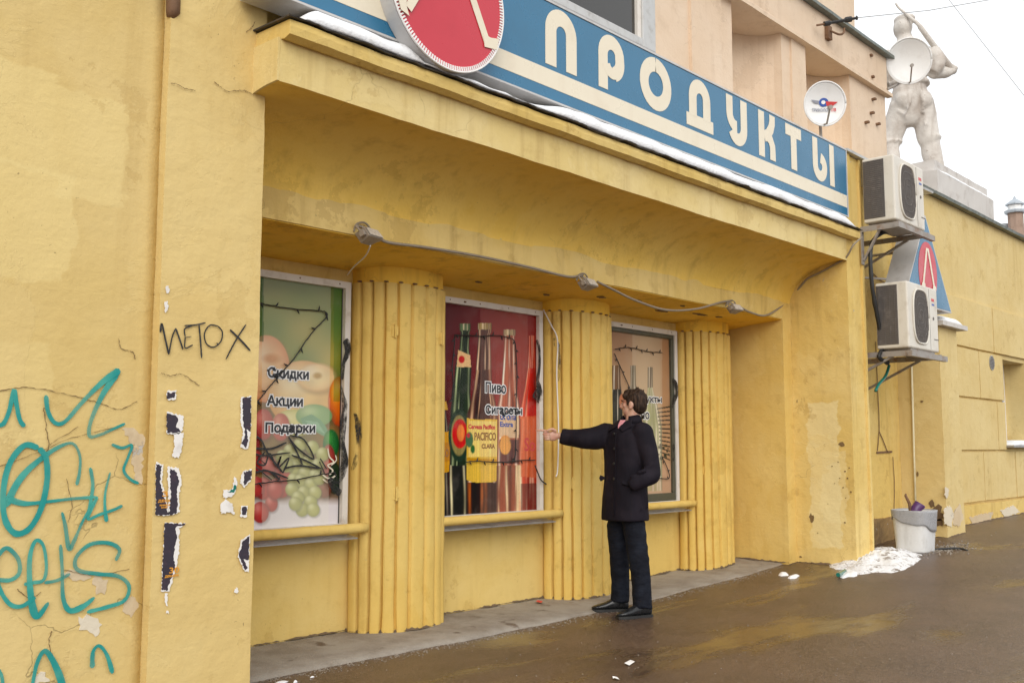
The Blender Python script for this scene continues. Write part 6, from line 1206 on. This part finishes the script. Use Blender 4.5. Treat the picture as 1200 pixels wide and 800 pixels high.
def stain_x(px, py, r_, X, m, parent, seed, k=1.0):
    p = at_x(px, py, X); kk = px_per_m(p); rd = random.Random(seed); n = 14
    pr = [(X, p.y+r_/kk*1.5*math.cos(2*math.pi*i/n)*rd.uniform(.5, 1.15), p.z+r_/kk*k*math.sin(2*math.pi*i/n)*rd.uniform(.5, 1.15)) for i in range(n)]
    return MB().add(pr+[(X+.004, y, z) for _, y, z in pr], [tuple(range(n)), tuple(range(n, 2*n))[::-1]]+[(j, (j+1) % n, (j+1) % n+n, j+n) for j in range(n)]).build('stain', M[m], parent)
for i, (x, y, r_, k) in enumerate(((986, 520, 3.2, 1.2), (951, 607, 3, 2.6), (975, 546, 1.5, 1), (990, 552, 2, 1.2), (993, 560, 2.2, 1.4), (984, 560, 1.3, 1), (988, 571, 1.6, 1.2), (995, 548, 1.4, 2), (978, 566, 1.2, 1), (997, 576, 1.8, 1.6), (991, 583, 1.2, 1), (982, 541, 1.1, 1.6), (934, 470, .8, 6), (970, 590, 1, 1), (958, 624, 1.5, .8), (990, 612, 2, 1.2), (938, 652, 3, 1))): stain_x(x, y, r_*(.8 if i < 2 else .42), 9.6945, 'crack', shop, i, k)
for i, (x, y, r_, k) in enumerate(((1098, 603, 6, 1.9), (1092, 590, 3, 1.5), (1100, 612, 5, 1.2), (1080, 470, 1.5, 1), (1075, 555, 1, 3))): stain_x(x, y, r_, 12.0615, 'dirt2' if i < 3 else 'crack', annex, 80+i, k)
for i, (m, pts) in enumerate((('bare_pale', [(1106, 596), (1113, 592), (1118, 602), (1115, 616), (1107, 614)]), ('bare', [(1118, 600), (1125, 590), (1129, 606), (1124, 617), (1117, 614)]), ('bare_pale', [(1108, 570), (1112, 574), (1110, 584), (1107, 580)]))): peel(pts, 4.2285, m, annex, 90+i, amp=.014)
for i, (m, pts) in enumerate((('bare', [(1136, 606), (1150, 602), (1164, 600), (1160, 612), (1140, 615)]), ('bare_pale', [(1172, 598), (1188, 592), (1195, 600), (1178, 606)]))): peel(pts, 4.563, m, annex, 95+i, amp=.014)
for i, (x, y, a_, b_) in enumerate(((775, 364, .12, .02), (820, 368, .16, .02), (748, 352, .06, .015), (705, 348, .07, .02), (842, 371, .09, .015), (800, 358, .05, .012), (640, 345, .05, .015), (560, 330, .06, .012))):   # soot and flaked spots on the soffit
    Y = 5.2
    for _ in range(12): Y = .5*Y+.5*at_z(x, y, 2.597-.10*(Y-4.912)).y
    p = at_z(x, y, 2.597-.10*(Y-4.912)); rd = random.Random(i); n = 12
    if 4.93 < p.y < 5.55:
        pr = [(p.x+a_*.8*math.cos(2*math.pi*k/n)*rd.uniform(.25, 1.2), p.y+b_*1.3*math.sin(2*math.pi*k/n)*rd.uniform(.4, 1.2)) for k in range(n)]
        MB().add([(x_, y_, 2.597-.10*(y_-4.912)-.007) for x_, y_ in pr]+[(x_, y_, 2.597-.10*(y_-4.912)) for x_, y_ in pr], [tuple(range(n)), tuple(range(n, 2*n))[::-1]]+[(j, (j+1) % n, (j+1) % n+n, j+n) for j in range(n)]).build('stain', M['crack'], shop)
# dirt gathered where the walls meet the ground
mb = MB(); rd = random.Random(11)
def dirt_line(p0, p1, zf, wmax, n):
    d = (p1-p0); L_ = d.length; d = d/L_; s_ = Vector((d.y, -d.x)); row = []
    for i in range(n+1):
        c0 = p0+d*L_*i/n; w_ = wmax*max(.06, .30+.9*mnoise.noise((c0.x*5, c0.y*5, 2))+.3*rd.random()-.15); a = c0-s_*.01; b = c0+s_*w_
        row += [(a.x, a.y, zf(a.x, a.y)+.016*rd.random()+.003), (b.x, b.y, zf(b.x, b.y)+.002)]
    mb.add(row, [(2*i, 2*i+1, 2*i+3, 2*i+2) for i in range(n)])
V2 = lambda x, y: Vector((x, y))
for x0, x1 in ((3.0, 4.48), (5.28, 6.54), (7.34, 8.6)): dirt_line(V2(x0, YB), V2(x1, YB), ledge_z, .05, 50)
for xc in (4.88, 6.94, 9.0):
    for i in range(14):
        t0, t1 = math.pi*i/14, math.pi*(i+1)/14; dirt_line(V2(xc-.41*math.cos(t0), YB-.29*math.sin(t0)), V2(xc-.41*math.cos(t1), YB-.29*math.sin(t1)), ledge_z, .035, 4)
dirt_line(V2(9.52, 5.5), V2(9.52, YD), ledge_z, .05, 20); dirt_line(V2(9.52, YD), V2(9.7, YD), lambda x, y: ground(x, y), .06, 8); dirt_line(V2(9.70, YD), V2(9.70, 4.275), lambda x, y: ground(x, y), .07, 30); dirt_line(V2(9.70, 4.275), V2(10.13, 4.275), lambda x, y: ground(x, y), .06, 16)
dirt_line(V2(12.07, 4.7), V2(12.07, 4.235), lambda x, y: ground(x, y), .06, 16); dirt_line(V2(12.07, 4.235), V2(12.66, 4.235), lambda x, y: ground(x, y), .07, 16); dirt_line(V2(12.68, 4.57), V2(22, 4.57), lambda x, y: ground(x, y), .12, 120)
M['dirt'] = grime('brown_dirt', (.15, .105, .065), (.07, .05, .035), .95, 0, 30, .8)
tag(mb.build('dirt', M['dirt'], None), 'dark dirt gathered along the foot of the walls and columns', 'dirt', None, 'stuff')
